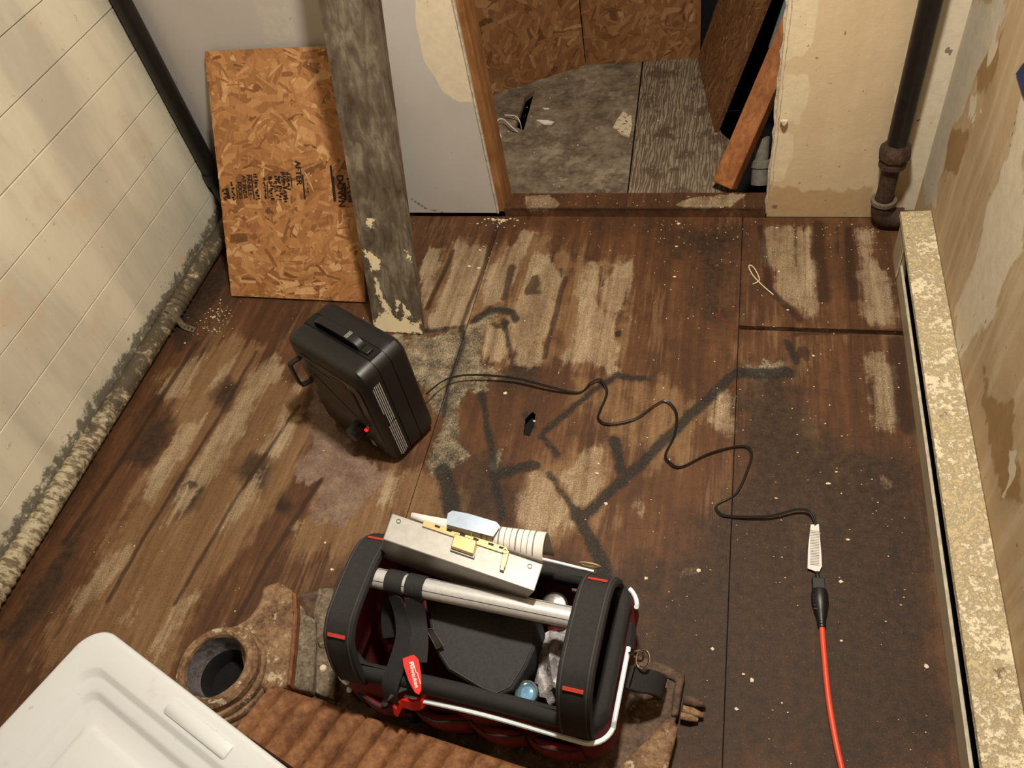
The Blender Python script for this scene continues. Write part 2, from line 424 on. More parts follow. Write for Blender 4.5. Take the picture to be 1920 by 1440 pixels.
M['rustweb'] = mat_rust('dark_cast_iron', L(44, 34, 28), L(74, 56, 44), L(104, 82, 66), L(140, 118, 98), 16, white=0.35)
M['rustgrey'] = mat_rust('grey_scale_iron', L(64, 54, 44), L(98, 86, 70), L(132, 118, 98), L(160, 146, 122), 30, white=0.3)
M['bore'] = mat_rust('dark_bore_iron', L(18, 16, 16), L(36, 32, 34), L(64, 60, 66), L(110, 106, 112), 20, metal=0.4, rough=0.5)
M['throat'] = mat_rust('worn_steel_throat', L(60, 52, 48), L(104, 98, 98), L(136, 132, 136), L(150, 136, 118), 20, metal=0.35, rough=0.45)
M['chip'] = simple('white_paint_flake', L(224, 208, 176), 0.8, 0, var=0.15)
M['bluetape'] = simple('blue_paper', L(34, 46, 104), 0.8, 0, var=0.2)
M['pvc'] = simple('dusty_grey_plastic', L(126, 120, 108), 0.7, 0, var=0.3, scale=60)
M['bluegrey'] = simple('blue_grey_sheet', L(126, 138, 142), 0.6, 0, var=0.15, scale=30)
M['soil_shade'] = simple('black_dirt_and_shade', L(14, 12, 11), 0.95, 0, var=0.5, scale=90, bump=0.8)  # dirt ground, also the painted-in dark of the closet void and port
M['lampglass'] = None

def _special():
    t = NT('dirty_white_pipe_paint')
    z = t.n('SeparateXYZ', None, Vector=t.co()).outputs
    a = t.noise(26, 7, 0.8); b = t.noise(60, 4, 0.6, t.mapped((0.6,1.6,0.6)))
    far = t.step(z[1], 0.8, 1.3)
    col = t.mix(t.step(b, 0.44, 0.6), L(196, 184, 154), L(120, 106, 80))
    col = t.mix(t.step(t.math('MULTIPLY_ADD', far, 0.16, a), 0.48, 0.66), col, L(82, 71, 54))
    t.bump(t.math('ADD', a, b), 0.5, 0.003); M['white_pipe'] = t.out(col, 0.65)
    t = NT('white_tub_plastic'); a = t.noise(14, 6, 0.7); b = t.noise(70, 4)
    col = t.mix(t.math('MULTIPLY', t.step(a, 0.56, 0.7), 0.5), L(206, 210, 212), L(190, 186, 180))
    col = t.mix(t.math('MULTIPLY', t.step(b, 0.68, 0.74), 0.5), col, L(170, 158, 142))
    t.bump(a, 0.04, 0.004); M['whiteplastic'] = t.out(col, 0.38)
    t = NT('clear_bag_film'); a = t.noise(16, 6, 0.75, None, 1.5)
    col = t.ramp(a, (0.35, L(120, 116, 120)), (0.5, L(170, 164, 166)), (0.62, L(220, 214, 210)), (0.7, L(206, 160, 146)))
    t.bump(t.noise(40, 5, 0.7, None, 2.0), 0.6, 0.006); M['film'] = t.out(col, 0.28)
    t = NT('raked_grain_plywood')
    w = t.n('TexWave', {'wave_type': 'BANDS', 'bands_direction': 'X'}, Vector=t.mapped((1,0.12,1)), Scale=30.0, Distortion=11.0, Detail=4.0, Detail_Scale=2.5).outputs['Fac']
    b = t.noise(9, 5, 0.7)
    col = t.ramp(w, (0.1, L(96, 80, 63)), (0.5, L(116, 101, 82)), (0.95, L(146, 132, 109)))
    col = t.mix(t.math('MULTIPLY', t.step(b, 0.52, 0.62), 0.75), col, L(76, 56, 40))
    t.bump(w, 0.5, 0.003); M['rakedfloor'] = t.out(col, 0.8)
    t = NT('red_indicator'); t.put(t.b.inputs['Emission Color'], L(255, 30, 24)); t.put(t.b.inputs['Emission Strength'], 2.0)
    M['redled'] = t.out(L(220, 20, 16), 0.4)
    t = NT('lamp_glass'); t.put(t.b.inputs['Emission Color'], (1, 0.9, 0.76, 1)); t.put(t.b.inputs['Emission Strength'], 6.0)
    M['lampglass'] = t.out(L(240, 230, 210), 0.4)
    t = NT('debris_dusted_enamel'); a = t.noise(80, 5, 0.7); b = t.noise(7, 4); v = t.noise(30, 4, 0.6)
    k = t.step(t.math('MULTIPLY_ADD', b, 0.5, t.math('MULTIPLY', a, 0.7)), 0.54, 0.66)
    col = t.mix(k, L(196, 178, 138), L(226, 212, 180))
    col = t.mix(t.math('MULTIPLY', t.step(v, 0.66, 0.72), 0.7), col, L(120, 100, 74))
    t.bump(t.math('ADD', a, k), 0.7, 0.006); M['dusty'] = t.out(col, 0.75)
_special()

# ------------------------------------------------------------------ painted grids (stain shapes stored as point attributes on real surfaces)
def sdpoly(X, Y, poly):
    d = np.full(X.shape, 1e9); inside = np.zeros(X.shape, bool); n = len(poly)
    for i in range(n):
        ax, ay = poly[i]; bx, by = poly[(i+1) % n]
        ex, ey = bx-ax, by-ay; l2 = ex*ex+ey*ey+1e-12
        t = np.clip(((X-ax)*ex+(Y-ay)*ey)/l2, 0, 1)
        d = np.minimum(d, (X-ax-t*ex)**2+(Y-ay-t*ey)**2)
        c = ((ay > Y) != (by > Y)) & (X < (bx-ax)*(Y-ay)/((by-ay) if abs(by-ay) > 1e-9 else 1e-9)+ax)
        inside ^= c
    d = np.sqrt(d); return np.where(inside, d, -d)
def sdline(X, Y, pts, hw):
    d = np.full(X.shape, 1e9)
    for (ax, ay), (bx, by) in zip(pts[:-1], pts[1:]):
        ex, ey = bx-ax, by-ay; l2 = ex*ex+ey*ey+1e-12
        t = np.clip(((X-ax)*ex+(Y-ay)*ey)/l2, 0, 1)
        d = np.minimum(d, np.hypot(X-ax-t*ex, Y-ay-t*ey))
    return hw - d
def vnoise(X, Y, f, seed):
    rg_ = np.random.RandomState(seed); T_ = rg_.rand(256, 256)
    x = X*f+100.0; y = Y*f+100.0; i = np.floor(x).astype(int); j = np.floor(y).astype(int)
    u = x-i; v = y-j; u = u*u*(3-2*u); v = v*v*(3-2*v); q = lambda a, b: T_[a % 256, b % 256]
    return (q(i,j)*(1-u)+q(i+1,j)*u)*(1-v)+(q(i,j+1)*(1-u)+q(i+1,j+1)*u)*v-0.5
def warp(U, V, amp):
    du = vnoise(U, V*.5, 22, 1)+.6*vnoise(U, V*.6, 55, 2); dv = vnoise(U, V, 18, 3)+.7*vnoise(U*2.2, V*.5, 45, 4)
    return U+amp*du, V+amp*1.6*dv
def painted(name, mat, us, vs, to3, layers, parent=None, skirt=None, hole=None, flip=False, amp=0.0):
    """grid over us x vs; to3(u, v) -> xyz arrays; layers: {channel: [('p', poly, soft) | ('l', pts, halfwidth, soft)]}"""
    U, V = np.meshgrid(us, vs, indexing='ij'); nu, nv = len(us), len(vs)
    ch = np.zeros((8,)+U.shape)
    WU, WV = warp(U, V, amp) if amp else (U, V)
    for c, items in layers.items():
        for it in items:
            if it[0] == 'p': s, w = sdpoly(WU, WV, it[1]), it[2]
            else: s, w = sdline(U*.75+WU*.25, V*.75+WV*.25, it[1], it[2]), it[3]
            ch[c] = np.maximum(ch[c], np.clip(0.5+s/(2*w), 0, 1)*(it[3] if it[0] == 'p' and len(it) > 3 else 1))
    X, Y, Z = to3(U, V)
    verts = np.stack([X.ravel(), Y.ravel(), Z.ravel()], 1).tolist()
    hol = sdpoly(U, V, hole) > 0 if hole else np.zeros(U.shape, bool)
    faces = []
    for i in range(nu-1):
        for j in range(nv-1):
            if hole and (hol[i, j] or hol[i+1, j+1]): continue
            q = (i*nv+j, (i+1)*nv+j, (i+1)*nv+j+1, i*nv+j+1)
            faces.append(q[::-1] if flip else q)
    n0 = len(verts)
    if skirt is not None:
        b = [i*nv for i in range(nu)] + [(nu-1)*nv+j for j in range(1, nv)] + [i*nv+nv-1 for i in range(nu-2, -1, -1)] + [j for j in range(nv-2, 0, -1)]
        s = Vector(skirt); m = len(b)
        for q in b: verts.append([verts[q][k]+s[k] for k in range(3)])
        for k in range(m):
            f = (b[k], n0+k, n0+(k+1) % m, b[(k+1) % m]); faces.append(f[::-1] if flip else f)
        if not hole: faces.append(tuple(n0+k for k in range(m)))
    me = bpy.data.meshes.new(name); me.from_pydata(verts, [], faces); me.materials.append(mat)
    tot = len(verts)
    for an, k in (('maskA', 0), ('maskB', 4)):
        at = me.attributes.new(an, 'FLOAT_COLOR', 'POINT'); buf = np.zeros((tot, 4), np.float32)
        buf[:n0] = np.stack([ch[k+q].ravel() for q in range(4)], 1)
        at.data.foreach_set('color', buf.ravel())
    o = bpy.data.objects.new(name, me); COL.objects.link(o)
    if parent is not None: o.parent = parent
    return o

# ================================================================== THE SETTING
XL, XR, YB, YF, ZC = -1.66, 0.508, 1.97, -0.80, 2.40
FP = lambda pts: [tuple(onz(p)[:2]) for p in pts]

pale = [[(1432,419),(1489,422),(1528,417),(1532,511),(1542,556),(1540,594),(1508,603),(1494,583),(1461,569),(1444,544),(1442,511),(1422,497),(1417,464),(1422,439)],
 [(1597,428),(1636,431),(1642,481),(1669,500),(1678,539),(1686,581),(1681,607),(1656,611),(1617,606),(1606,578),(1603,483)],
 [(1614,675),(1628,658),(1669,656),(1683,700),(1690,790),(1680,812),(1640,800),(1633,747),(1633,714),(1617,694)],
 [(805,463),(834,463),(826,500),(810,548),(792,579),(786,532),(789,490)],
 [(858,445),(873,455),(918,463),(916,506),(902,542),(887,585),(866,614),(805,616),(800,600),(821,564),(839,516),(850,474)],
 [(984,432),(1008,440),(992,455),(971,498),(966,521),(950,548),(945,564),(931,574),(902,579),(908,548),(918,508),(950,477),(971,453)],
 [(1005,477),(1034,477),(1045,506),(1058,516),(1050,558),(1040,600),(1026,637),(1013,677),(992,685),(968,680),(960,637),(958,600),(968,571),(974,548),(990,519),(995,495)],
 [(908,606),(955,600),(960,664),(945,680),(916,677),(908,637)],
 [(1114,484),(1128,487),(1127,548),(1121,569),(1150,585),(1153,637),(1158,690),(1150,706),(1129,688),(1100,674),(1087,674),(1061,685),(1058,664),(1074,637),(1085,590),(1082,548),(1095,519)],
 [(1143,500),(1156,495),(1182,479),(1186,511),(1182,553),(1172,569),(1156,582),(1129,569),(1135,532)],
 [(1103,830),(1132,823),(1133,920),(1100,950),(1073,950),(1037,890),(1063,880),(1083,853)],
 [(993,890),(1017,887),(1043,923),(1067,953),(1080,993),(1013,1000),(970,980),(980,927)],
 [(385,652),(370,705),(338,747),(296,737),(317,705),(348,673)],
 [(391,784),(327,895),(275,964),(259,927),(296,858),(338,790)],
 [(454,658),(422,716),(380,737),(412,684)],
 [(475,705),(401,805),(359,869),(317,948),(296,1000),(370,927),(422,885),(459,821),(480,763)],
 [(275,1011),(227,1080),(132,1170),(121,1149),(174,1075),(232,1017)],
 [(520,655),(540,700),(500,740),(470,770),(440,760),(470,700)],
 [(500,870),(470,950),(420,1010),(400,1000),(440,930)],
 [(385,1100),(300,1240),(270,1230),(340,1110)],
 [(1345,720),(1380,745),(1378,800),(1350,830),(1330,800)],
 [(530,760),(560,800),(520,870),(480,850)],
 [(640,985),(600,985),(590,950),(650,930)],
 [(720,880),(760,890),(740,960),(700,950)]]
pale += [[(1085,1000),(1105,1002),(1100,1012)], [(1180,930),(1205,915),(1215,950),(1190,975)], [(1110,742),(1118,748),(1104,750)], [(1012,738),(1030,735),(1034,750),(1018,752)], [(970,705),(990,703),(988,716),(972,716)],
 [(1150,585),(1160,560),(1172,575),(1160,600)], [(1310,470),(1320,462),(1322,478)], [(1655,905),(1675,905),(1678,925),(1658,930)], [(560,690),(580,700),(560,740),(545,720)], [(540,1000),(560,960),(580,970),(556,1010)],
 [(200,1180),(260,1090),(280,1100),(230,1200)], [(420,830),(460,790),(470,810),(430,850)], [(650,640),(690,600),(700,630),(660,660)], [(1290,1070),(1320,1060),(1325,1085),(1295,1090)], [(1150,1180),(1162,1176),(1160,1192)]]
grey = [[(765,630),(794,627),(871,616),(908,582),(960,582),(905,612),(905,680),(950,706),(892,703),(923,730),(873,732),(860,770),(815,780),(800,740)],
 [(855,727),(860,770),(863,827),(883,860),(840,877),(810,890),(803,860),(833,793),(820,745)],
 [(920,850),(940,840),(938,872),(922,872)], [(690,630),(780,640),(800,740),(770,700)],
 [(1395,690),(1440,680),(1490,688),(1470,705),(1400,706)]]
tar = [([(1157,703),(1113,733),(1020,810),(1013,823)], .007), ([(1383,697),(1280,793),(1140,927),(1093,970),(1100,1003)], .011),
 ([(903,740),(913,800),(927,873),(933,927),(943,973)], .007), ([(930,890),(1000,873)], .013), ([(1027,890),(1080,960)], .006),
 ([(1018,823),(1043,853)], .006), ([(889,600),(918,582),(960,587),(968,600)], .010), ([(797,621),(866,611),(868,645),(855,677),(839,730),(831,780)], .006),
 ([(830,880),(850,960)], .016), ([(1080,960),(1130,1060),(1140,1120)], .012), ([(1150,825),(1165,880)], .010), ([(945,600),(958,670)], .006),
 ([(1165,706),(1215,712)], .007), ([(1385,700),(1480,700)], .014), ([(1570,425),(1571,490)], .002), ([(1475,640),(1495,680)], .008),
 ([(985,775),(1000,800)], .006), ([(1050,505),(1052,520)], .004)]
knots = [[(340,915),(358,908),(368,918),(350,928)], [(512,940),(530,932),(542,948),(522,958)], [(415,728),(432,722),(438,736),(422,742)],
 [(1497,652),(1510,652),(1512,668),(1498,668)], [(1150,612),(1163,612),(1162,630),(1150,628)], [(1090,890),(1100,880),(1108,892)],
 [(920,606),(948,602),(955,615),(930,622)], [(1002,520),(1016,518),(1010,540),(1018,555),(1005,548),(990,552),(985,540)], [(1495,660),(1520,655),(1520,675),(1500,678)]]
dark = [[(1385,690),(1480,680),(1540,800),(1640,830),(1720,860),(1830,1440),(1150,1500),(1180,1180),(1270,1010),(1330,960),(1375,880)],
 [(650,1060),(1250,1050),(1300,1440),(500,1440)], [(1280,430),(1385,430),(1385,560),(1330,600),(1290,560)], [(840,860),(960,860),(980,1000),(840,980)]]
dstrip = [([(935,420),(905,510),(860,620)], .007), ([(850,470),(800,580)], .008), ([(960,500),(945,560)], .010), ([(1060,520),(1020,670)], .008),
 ([(1533,420),(1545,560)], .018), ([(1590,430),(1600,560)], .012), ([(1490,425),(1492,500)], .004), ([(1690,620),(1490,625)], .007), ([(1425,425),(1440,540),(1500,600)], .010), ([(1680,640),(1700,800)], .02),
 ([(480,660),(400,800),(300,960),(200,1130)], .006), ([(560,760),(440,940),(330,1130)], .006), ([(370,640),(250,830),(120,1020)], .008), ([(600,900),(500,1060),(420,1200)], .007),
 ([(1128,500),(1122,570)], .004)]
tanz = [[(480,690),(560,700),(580,800),(540,900),(470,1000),(380,1130),(300,1290),(150,1290),(60,1250),(160,1090),(260,930),(330,820),(390,740)],
 [(1060,690),(1300,700),(1370,760),(1330,860),(1200,900),(1150,830),(1060,760)], [(800,440),(900,440),(1000,430),(1120,470),(1190,480),(1195,690),(1060,700),(940,700),(790,620)],
 [(1400,700),(1560,820),(1600,900),(1560,920)], [(600,900),(800,880),(900,960),(760,970),(640,1040),(540,1040)], [(300,700),(420,640),(500,650),(440,760),(330,800)], [(970,880),(1140,820),(1150,960),(1080,1010),(960,1010)]]
smud = [[(395,740),(430,700),(460,715),(440,770),(405,780)], [(320,930),(350,890),(385,905),(370,950),(330,960)], [(505,955),(520,920),(560,930),(550,970)], [(225,870),(290,770),(330,790),(280,880)],
 [(440,880),(480,850),(520,870),(490,930)], [(0,1250),(0,1180),(150,980),(190,960),(110,1110)], [(300,620),(420,480),(440,520),(340,660)], [(990,640),(1010,690),(1000,730),(930,720)]]
layers_floor = {7: [('p', FP(p), .07, 1.0 if k not in (1, 2) else .62) for k, p in enumerate(tanz)], 0: [('p', FP(p), .026, .74 if k < 3 else .95 if k < 12 else .76 if k < 24 else .66) for k, p in enumerate(pale)], 1: [('p', FP(p), .030) for p in grey],
 2: [('l', FP(p), w*1.3, max(.014, w)) for p, w in tar] + [('p', FP(p), .008) for p in knots[4:5]],
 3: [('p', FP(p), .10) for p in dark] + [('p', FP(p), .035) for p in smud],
 4: [('p', FP([(585,720),(640,800),(700,870),(735,890),(690,930),(640,990),(600,990),(580,960),(600,900),(560,900),(550,870),(590,830),(580,780)]), .03)],
 5: [('l', FP(p), .003, .006) for p in ([(1342,588),(1360,600),(1382,622)], [(1368,738),(1390,715)], [(1350,580),(1340,595)], [(770,635),(760,660)])],
 6: [('l', FP(p), w, max(.008, w)) for p, w in dstrip] + [('p', FP(p), .010) for p in knots]}
floor = MB().box(((XL+XR)/2, 0.6, -0.06), (XR-XL+0.1, 2.84, 0.06)).build('floor', M['underfloor'])
tag(floor, kind='structure')
s1 = onz((940,410)).x; s2 = onz((1392,430)).x; yc = onz((1600,622)).y
def refine(arr, lo, hi, st): return np.unique(np.concatenate([arr[(arr < lo) | (arr > hi)], np.arange(lo, hi, st)]))
def spaced(a, b, st): return np.linspace(a, b, max(2, int(round((b-a)/st))+1))
fy = np.concatenate([spaced(YF, 0.20, 0.06)[:-1], spaced(0.20, YB-0.003, 0.007)])
to_floor = lambda z: (lambda U, V: (U, V, np.full(U.shape, z)))
hole = FP([(982,815),(986,785),(998,773),(1004,778),(1000,800),(993,818)])
g = 0.0012
hxs = [p[0] for p in hole]; hys = [p[1] for p in hole]
for (x0, x1, ys, z, hl) in ((XL, s1-g, fy, 0.0, None), (s1+g, s2-g, fy, 0.0005, hole), (s2+g, XR, fy[fy > yc+0.002], 0.0, None), (s2+g, XR, fy[fy < yc-0.002], -0.0006, None)):
    painted('floor_panel', M['floor'], refine(spaced(x0, x1, 0.007), min(hxs)-.006, max(hxs)+.006, .0016) if hl else spaced(x0, x1, 0.007), refine(ys, min(hys)-.006, max(hys)+.006, .0016) if hl else ys, to_floor(z), layers_floor, floor, skirt=(0,0,-0.02), hole=hl, amp=0.022)

# ---- left wall of horizontal painted boards
wl = MB().box((XL-0.06, 0.6, ZC/2), (0.06, 2.84, ZC)).build('wall_left', M['underfloor']); tag(wl, kind='structure')
zb = 0.008; rb = random.Random(3)
heights = [0.13, 0.255, 0.378, 0.50, 0.632, 0.755, 0.88] + [0.88+0.125*k for k in range(1, 13)]
for zt in heights:
    zt = min(zt, ZC-0.002); off = rb.uniform(-0.0015, 0.0015)
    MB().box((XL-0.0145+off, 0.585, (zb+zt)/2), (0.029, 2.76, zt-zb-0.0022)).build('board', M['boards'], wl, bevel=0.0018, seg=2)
    zb = zt
# ---- right wall
RP = lambda pts: [(onx(p, XR).y, onx(p, XR).z) for p in pts]
lay_r = {0: [('p', RP(p), s) for p, s in (([(1920,175),(1905,215),(1890,290),(1863,360),(1832,464),(1790,574),(1797,670),(1830,640),(1860,590),(1890,520),(1920,450)], .03),
   ([(1855,20),(1875,15),(1870,100),(1850,130)], .02), ([(1815,190),(1828,200),(1822,250),(1812,240)], .015), ([(1838,195),(1843,200),(1836,230)], .01),
   ([(1895,840),(1908,835),(1900,880),(1885,935),(1888,880)], .012), ([(1858,20),(1872,30),(1862,90)], .02), ([(1800,600),(1812,640),(1800,660)], .012),
   ([(1880,300),(1900,320),(1850,500),(1820,560)], .02))],
 1: [('p', RP([(1812,0),(1900,0),(1865,60),(1840,120),(1815,190),(1790,225),(1762,330),(1755,400),(1730,400),(1730,330)]), .02)],
 2: [('p', RP(p), .04) for p in ([(1785,230),(1765,330),(1792,335),(1812,270)], [(1840,90),(1830,190),(1860,160),(1880,60)], [(1840,700),(1900,760),(1910,960),(1860,900)])],
 3: [('l', RP([(1799,660),(1812,620),(1845,555)]), .0012, .003), ('l', RP([(1880,520),(1850,590),(1838,660)]), .002, .006), ('l', RP([(1905,215),(1890,290)]), .0025, .006), ('p', RP([(1772,95),(1782,95),(1782,103),(1772,103)]), .004)]}
ry = np.concatenate([spaced(YF, 0.2, .06)[:-1], spaced(0.2, YB, .009)]); rz = np.concatenate([spaced(0, .9, .009)[:-1], spaced(.9, ZC, .08)])
wr = painted('wall_right', M['plaster'], ry, rz, lambda U, V: (np.full(U.shape, XR), U, V), lay_r, skirt=(0.05,0,0), flip=True, amp=.03)
tag(wr, kind='structure')
# ---- back wall: grey drywall left of the opening, beige plaster right of it, header
BP = lambda pts: [(ony(p, YB).x, ony(p, YB).z) for p in pts]
XJL, XJR = -0.704, 0.113
lay_d = {0: [('p', BP([(772,-40),(852,-40),(888,192),(862,192),(830,170),(795,110),(778,40)]), .012)],
         1: [('p', BP([(455,-60),(530,-60),(558,75),(500,85)]), .02)],  # stripe of light on the drywall, painted as a paler patch
         3: [('p', BP([(893,378),(897,378),(897,382),(893,382)]), .002), ('l', BP([(770,372),(800,392),(830,398)]), .004, .01), ('p', BP([(930,392),(945,396),(938,404)]), .004)]}
dz = np.concatenate([spaced(.012, .95, .009)[:-1], spaced(.95, ZC, .08)])
wb = painted('wall_back', M['drywall'], spaced(XL, XJL, .009), dz, lambda U, V: (U, np.full(U.shape, YB), V), lay_d, skirt=(0,0.013,0), amp=.008)
tag(wb, kind='structure')
lay_b = {0: [('p', BP(p), .012) for p in ([(1480,-20),(1532,-20),(1528,80),(1505,105),(1470,112)], [(1470,140),(1515,137),(1522,160),(1510,200),(1498,232),(1460,235)],
   [(1445,250),(1488,250),(1485,300),(1470,340),(1440,345)], [(1705,80),(1712,75),(1706,100),(1698,95)], [(1683,150),(1692,150),(1682,200),(1676,190)])],
  1: [('p', BP([(1768,-20),(1822,-20),(1738,345),(1725,395),(1692,395),(1712,250)]), .012)],
  2: [('p', BP([(1440,352),(1560,362),(1640,350),(1645,415),(1430,415)]), .03)],
  3: [('p', BP(p), .003) for p in ([(1583,58),(1588,58),(1588,66),(1584,66)], [(1618,168),(1624,168),(1624,176),(1618,176)], [(1448,392),(1462,392),(1460,396),(1450,396)], [(1768,92),(1784,90),(1786,102),(1772,104)], [(1717,225),(1724,225),(1724,230),(1717,230)])] +
     [('l', BP(p), .0012, .004) for p in ([(1545,156),(1582,152)], [(1590,205),(1600,218),(1606,222)], [(1515,280),(1540,280)])] + [('l', BP([(1436,410),(1640,412)]), .006, .008)]}
wb2 = painted('wall_back_right', M['backplaster'], spaced(XJR, XR, .008), np.concatenate([spaced(.0, .95, .008)[:-1], spaced(.95, ZC, .08)]), lambda U, V: (U, np.full(U.shape, YB), V), lay_b, skirt=(0,0.016,0), amp=.016)
tag(wb2, kind='structure')
hd = MB().box(((XJL+XJR)/2, YB+0.05, (2.05+ZC)/2), (XJR-XJL, 0.10, ZC-2.05)).build('trim_1', M['drywall']); tag(hd, kind='structure')
ce = MB().box(((XL+XR)/2, 1.1, ZC+0.03), (XR-XL+0.1, 3.9, 0.06)).build('ceiling', M['ceiling']); tag(ce, kind='structure')
wf = MB().box(((XL+XR)/2, YF-0.03, ZC/2), (XR-XL, 0.06, ZC)).build('wall_front', M['frontwall']); tag(wf, kind='structure')
# broken gypsum edges at both jambs
def ragged(name, x, y0, y1, h, seed, w=0.012):
    rr = random.Random(seed); mb = MB(); P = []
    for i in range(90):
        z = 0.002 + h*i/89
        P.append([Vector((x+rr.uniform(-w*.35, w*.1), y0, z)), Vector((x+w*.5+rr.uniform(-.003,.003), y0-0.0015, z)), Vector((x+w+rr.uniform(-.002,.002), y1, z))])
    mb.surf(P); return mb
o = ragged('x', XJR-0.004, YB+0.014, YB-0.0012, 2.04, 5).build('trim_2', M['gypsum'], solid=0.002); tag(o, kind='structure')
o = MB().tube([(XJL-0.001, YB+0.0, 0.012+2.03*i/40) for i in range(41)], [0.0035+0.0012*random.random() for i in range(41)], 6).build('trim_3', M['gypsum']); tag(o, kind='structure')
# studs and sill
o = MB().box((XJL+0.003, YB+0.06, 1.02), (0.036, 0.092, 2.03)).build('trim_4', M['stud'], bevel=0.002); tag(o, kind='structure')
o = MB().box((XJR+0.02, YB+0.065, 1.02), (0.038, 0.09, 2.03)).build('trim_5', M['stud'], bevel=0.002); tag(o, kind='structure')
SP = lambda pts: [tuple(onz(p, .032)[:2]) for p in pts]
o = painted('trim_6', M['floor'], spaced(XJL+.022, XJR-.004, .006), spaced(YB-.004, YB+.072, .006), to_floor(.032), {0: [('p', SP(p), .010) for p in ([(985,368),(1030,366),(1052,382),(1040,393),(985,390)], [(1268,380),(1300,368),(1375,364),(1400,366),(1370,388),(1280,390)])], 6: [('l', SP([(960,392),(1430,390)]), .006, .012)]}, skirt=(0,0,-.0315), amp=.01); tag(o, kind='structure')

# ---- closet behind the opening
nf = 0.018
ncf = MB().box((-0.3, 2.50, -0.33), (1.5, 1.0, 0.06)).build('floor_closet', M['soil_shade']); tag(ncf, kind='structure')
q = lambda p: tuple(onz(p, nf)[:2])
fl, fm, fr, tip = q((915,180)), q((1097,122)), q((1302,110)), q((1340,250))
yb0 = YB+0.073
# left plywood with a slot cut through it
out_ = [(-0.86, yb0), (onz((1176,362), nf).x, yb0), (onz((1203,112), nf).x, 2.90), (-0.60, 2.90), (-0.93, 2.70)]
ho = [q((1003,168)), q((985,182)), q((966,238)), q((982,244))]
mb = MB()
ring_o = [out_[2], out_[3], out_[4], out_[0], out_[1]]
for zz in (nf, nf-0.018):
    n0 = len(mb.v)
    vs = [(a[0], a[1], zz) for a in ho] + [(a[0], a[1], zz) for a in ring_o]
    # hole verts 0 far-right,1 far-left,2 near-left,3 near-right ; outer 4 far-right,5 far-mid,6 far-left,7 near-left,8 near-right
    mb.add(vs, [(0,4,5,1), (1,5,6), (1,6,2), (2,6,7), (2,7,8,3), (3,8,4,0)])
k = 9
for a, b in ((0,1),(1,2),(2,3),(3,0)): mb.f.append((a, b, b+k, a+k))
for a, b in ((4,5),(5,6),(6,7),(7,8),(8,4)): mb.f.append((a, b, b+k, a+k))
mb.build('plywood_panel', M['nichefloor'], ncf)
rp = [(onz((1179,362), nf).x, yb0), (onz((1420,362), nf).x-0.06, yb0), (tip[0]+0.06, tip[1]-0.06), (tip[0]+0.02, tip[1]), (fr[0]+0.02, 2.90), (onz((1206,112), nf).x, 2.90)]
MB().prism(rp, nf-0.018, nf+0.002).build('plywood_panel', M['rakedfloor'], ncf)

def osb_panel(name, A, B, Cc, Dd, thick, n, mat, parent, seed, lmin=.035, lmax=.11, wmin=.008, wmax=.028, bias=0.0):
    """panel with corners A (bottom left) B (bottom right) C (top right) D (top left), seen from its front; strands lie on the front face"""
    A, B, Cc, Dd = map(Vector, (A, B, Cc, Dd)); rr = random.Random(seed)
    ux = (B-A); uy = (Dd-A); nrm = ux.cross(uy).normalized(); back = -nrm*thick
    body = MB().hexa([A+back, B+back, B, A], [Dd+back, Cc+back, Cc, Dd]).build('osb_core', M['osb_edge'], parent)
    at = body.data.attributes.new('tone', 'FLOAT', 'POINT')
    mb = MB(); tone = []
    w, h = ux.length, uy.length
    def bil(s, t):
        s = min(1, max(0, s)); t = min(1, max(0, t))
        return A*(1-s)*(1-t)+B*s*(1-t)+Cc*s*t+Dd*(1-s)*t
    # ground layer
    mb.add([A+nrm*1e-4, B+nrm*1e-4, Cc+nrm*1e-4, Dd+nrm*1e-4], [(0,1,2,3)]); tone += [0.36]*4
    for i in range(n):
        cx, cy = rr.random(), rr.random(); l = rr.uniform(lmin, lmax); ww = rr.uniform(wmin, wmax)
        if i > n*0.8: l *= 0.6; ww *= 0.5
        a = rr.gauss(0.0 + bias, 0.75); ca, sa = math.cos(a), math.sin(a)
        taper = rr.uniform(.25, 1.0); tn = min(1, max(0.0, rr.gauss(0.50, 0.14)))
        if rr.random() < .06: tn *= 0.35
        if rr.random() < .05: tn = 0.85
        sk = rr.uniform(-.3, .3)*ww
        pts = [(-l/2, -ww/2), (l*.3, -ww/2+sk*.3), (l/2, -ww/2*taper+sk), (l/2*rr.uniform(.8,1), ww/2*taper+sk), (l*.1, ww/2), (-l/2*rr.uniform(.7,1), ww/2*rr.uniform(.4,1))]
        hgt = nrm*(2e-4+1.1e-6*i)
        mb.add([bil(cx+(x*ca-y*sa)/w, cy+(x*sa+y*ca)/h)+hgt for x, y in pts], [tuple(range(6))]); tone += [tn]*6
    me = bpy.data.meshes.new('wood_strands'); me.from_pydata([tuple(v) for v in mb.v], [], mb.f); me.materials.append(mat)
    at = me.attributes.new('tone', 'FLOAT', 'POINT'); at.data.foreach_set('value', np.array(tone, np.float32))
    o = bpy.data.objects.new('wood_strands', me); COL.objects.link(o); o.parent = parent; tag(o, kind='stuff')
    return body
wcb = empty('wall_closet_back'); tag(wcb, kind='structure')
h_ = 2.2
for (a, b, sd) in ((fl, fm, 11), (fm, (fr[0]+0.02, fr[1]), 12)):
    ax = Vector((b[0]-a[0], b[1]-a[1], 0)).normalized()
    a3 = Vector((a[0], a[1], nf))-ax*(0.12 if sd == 11 else -0.004); b3 = Vector((b[0], b[1], nf))
    pe = empty('osb_panel'); pe.parent = wcb
    core = osb_panel('osb_panel', a3, b3, b3+Vector((0,0,h_)), a3+Vector((0,0,h_)), 0.011, 2200, M['osb_dark'], pe, sd, bias=1.2)
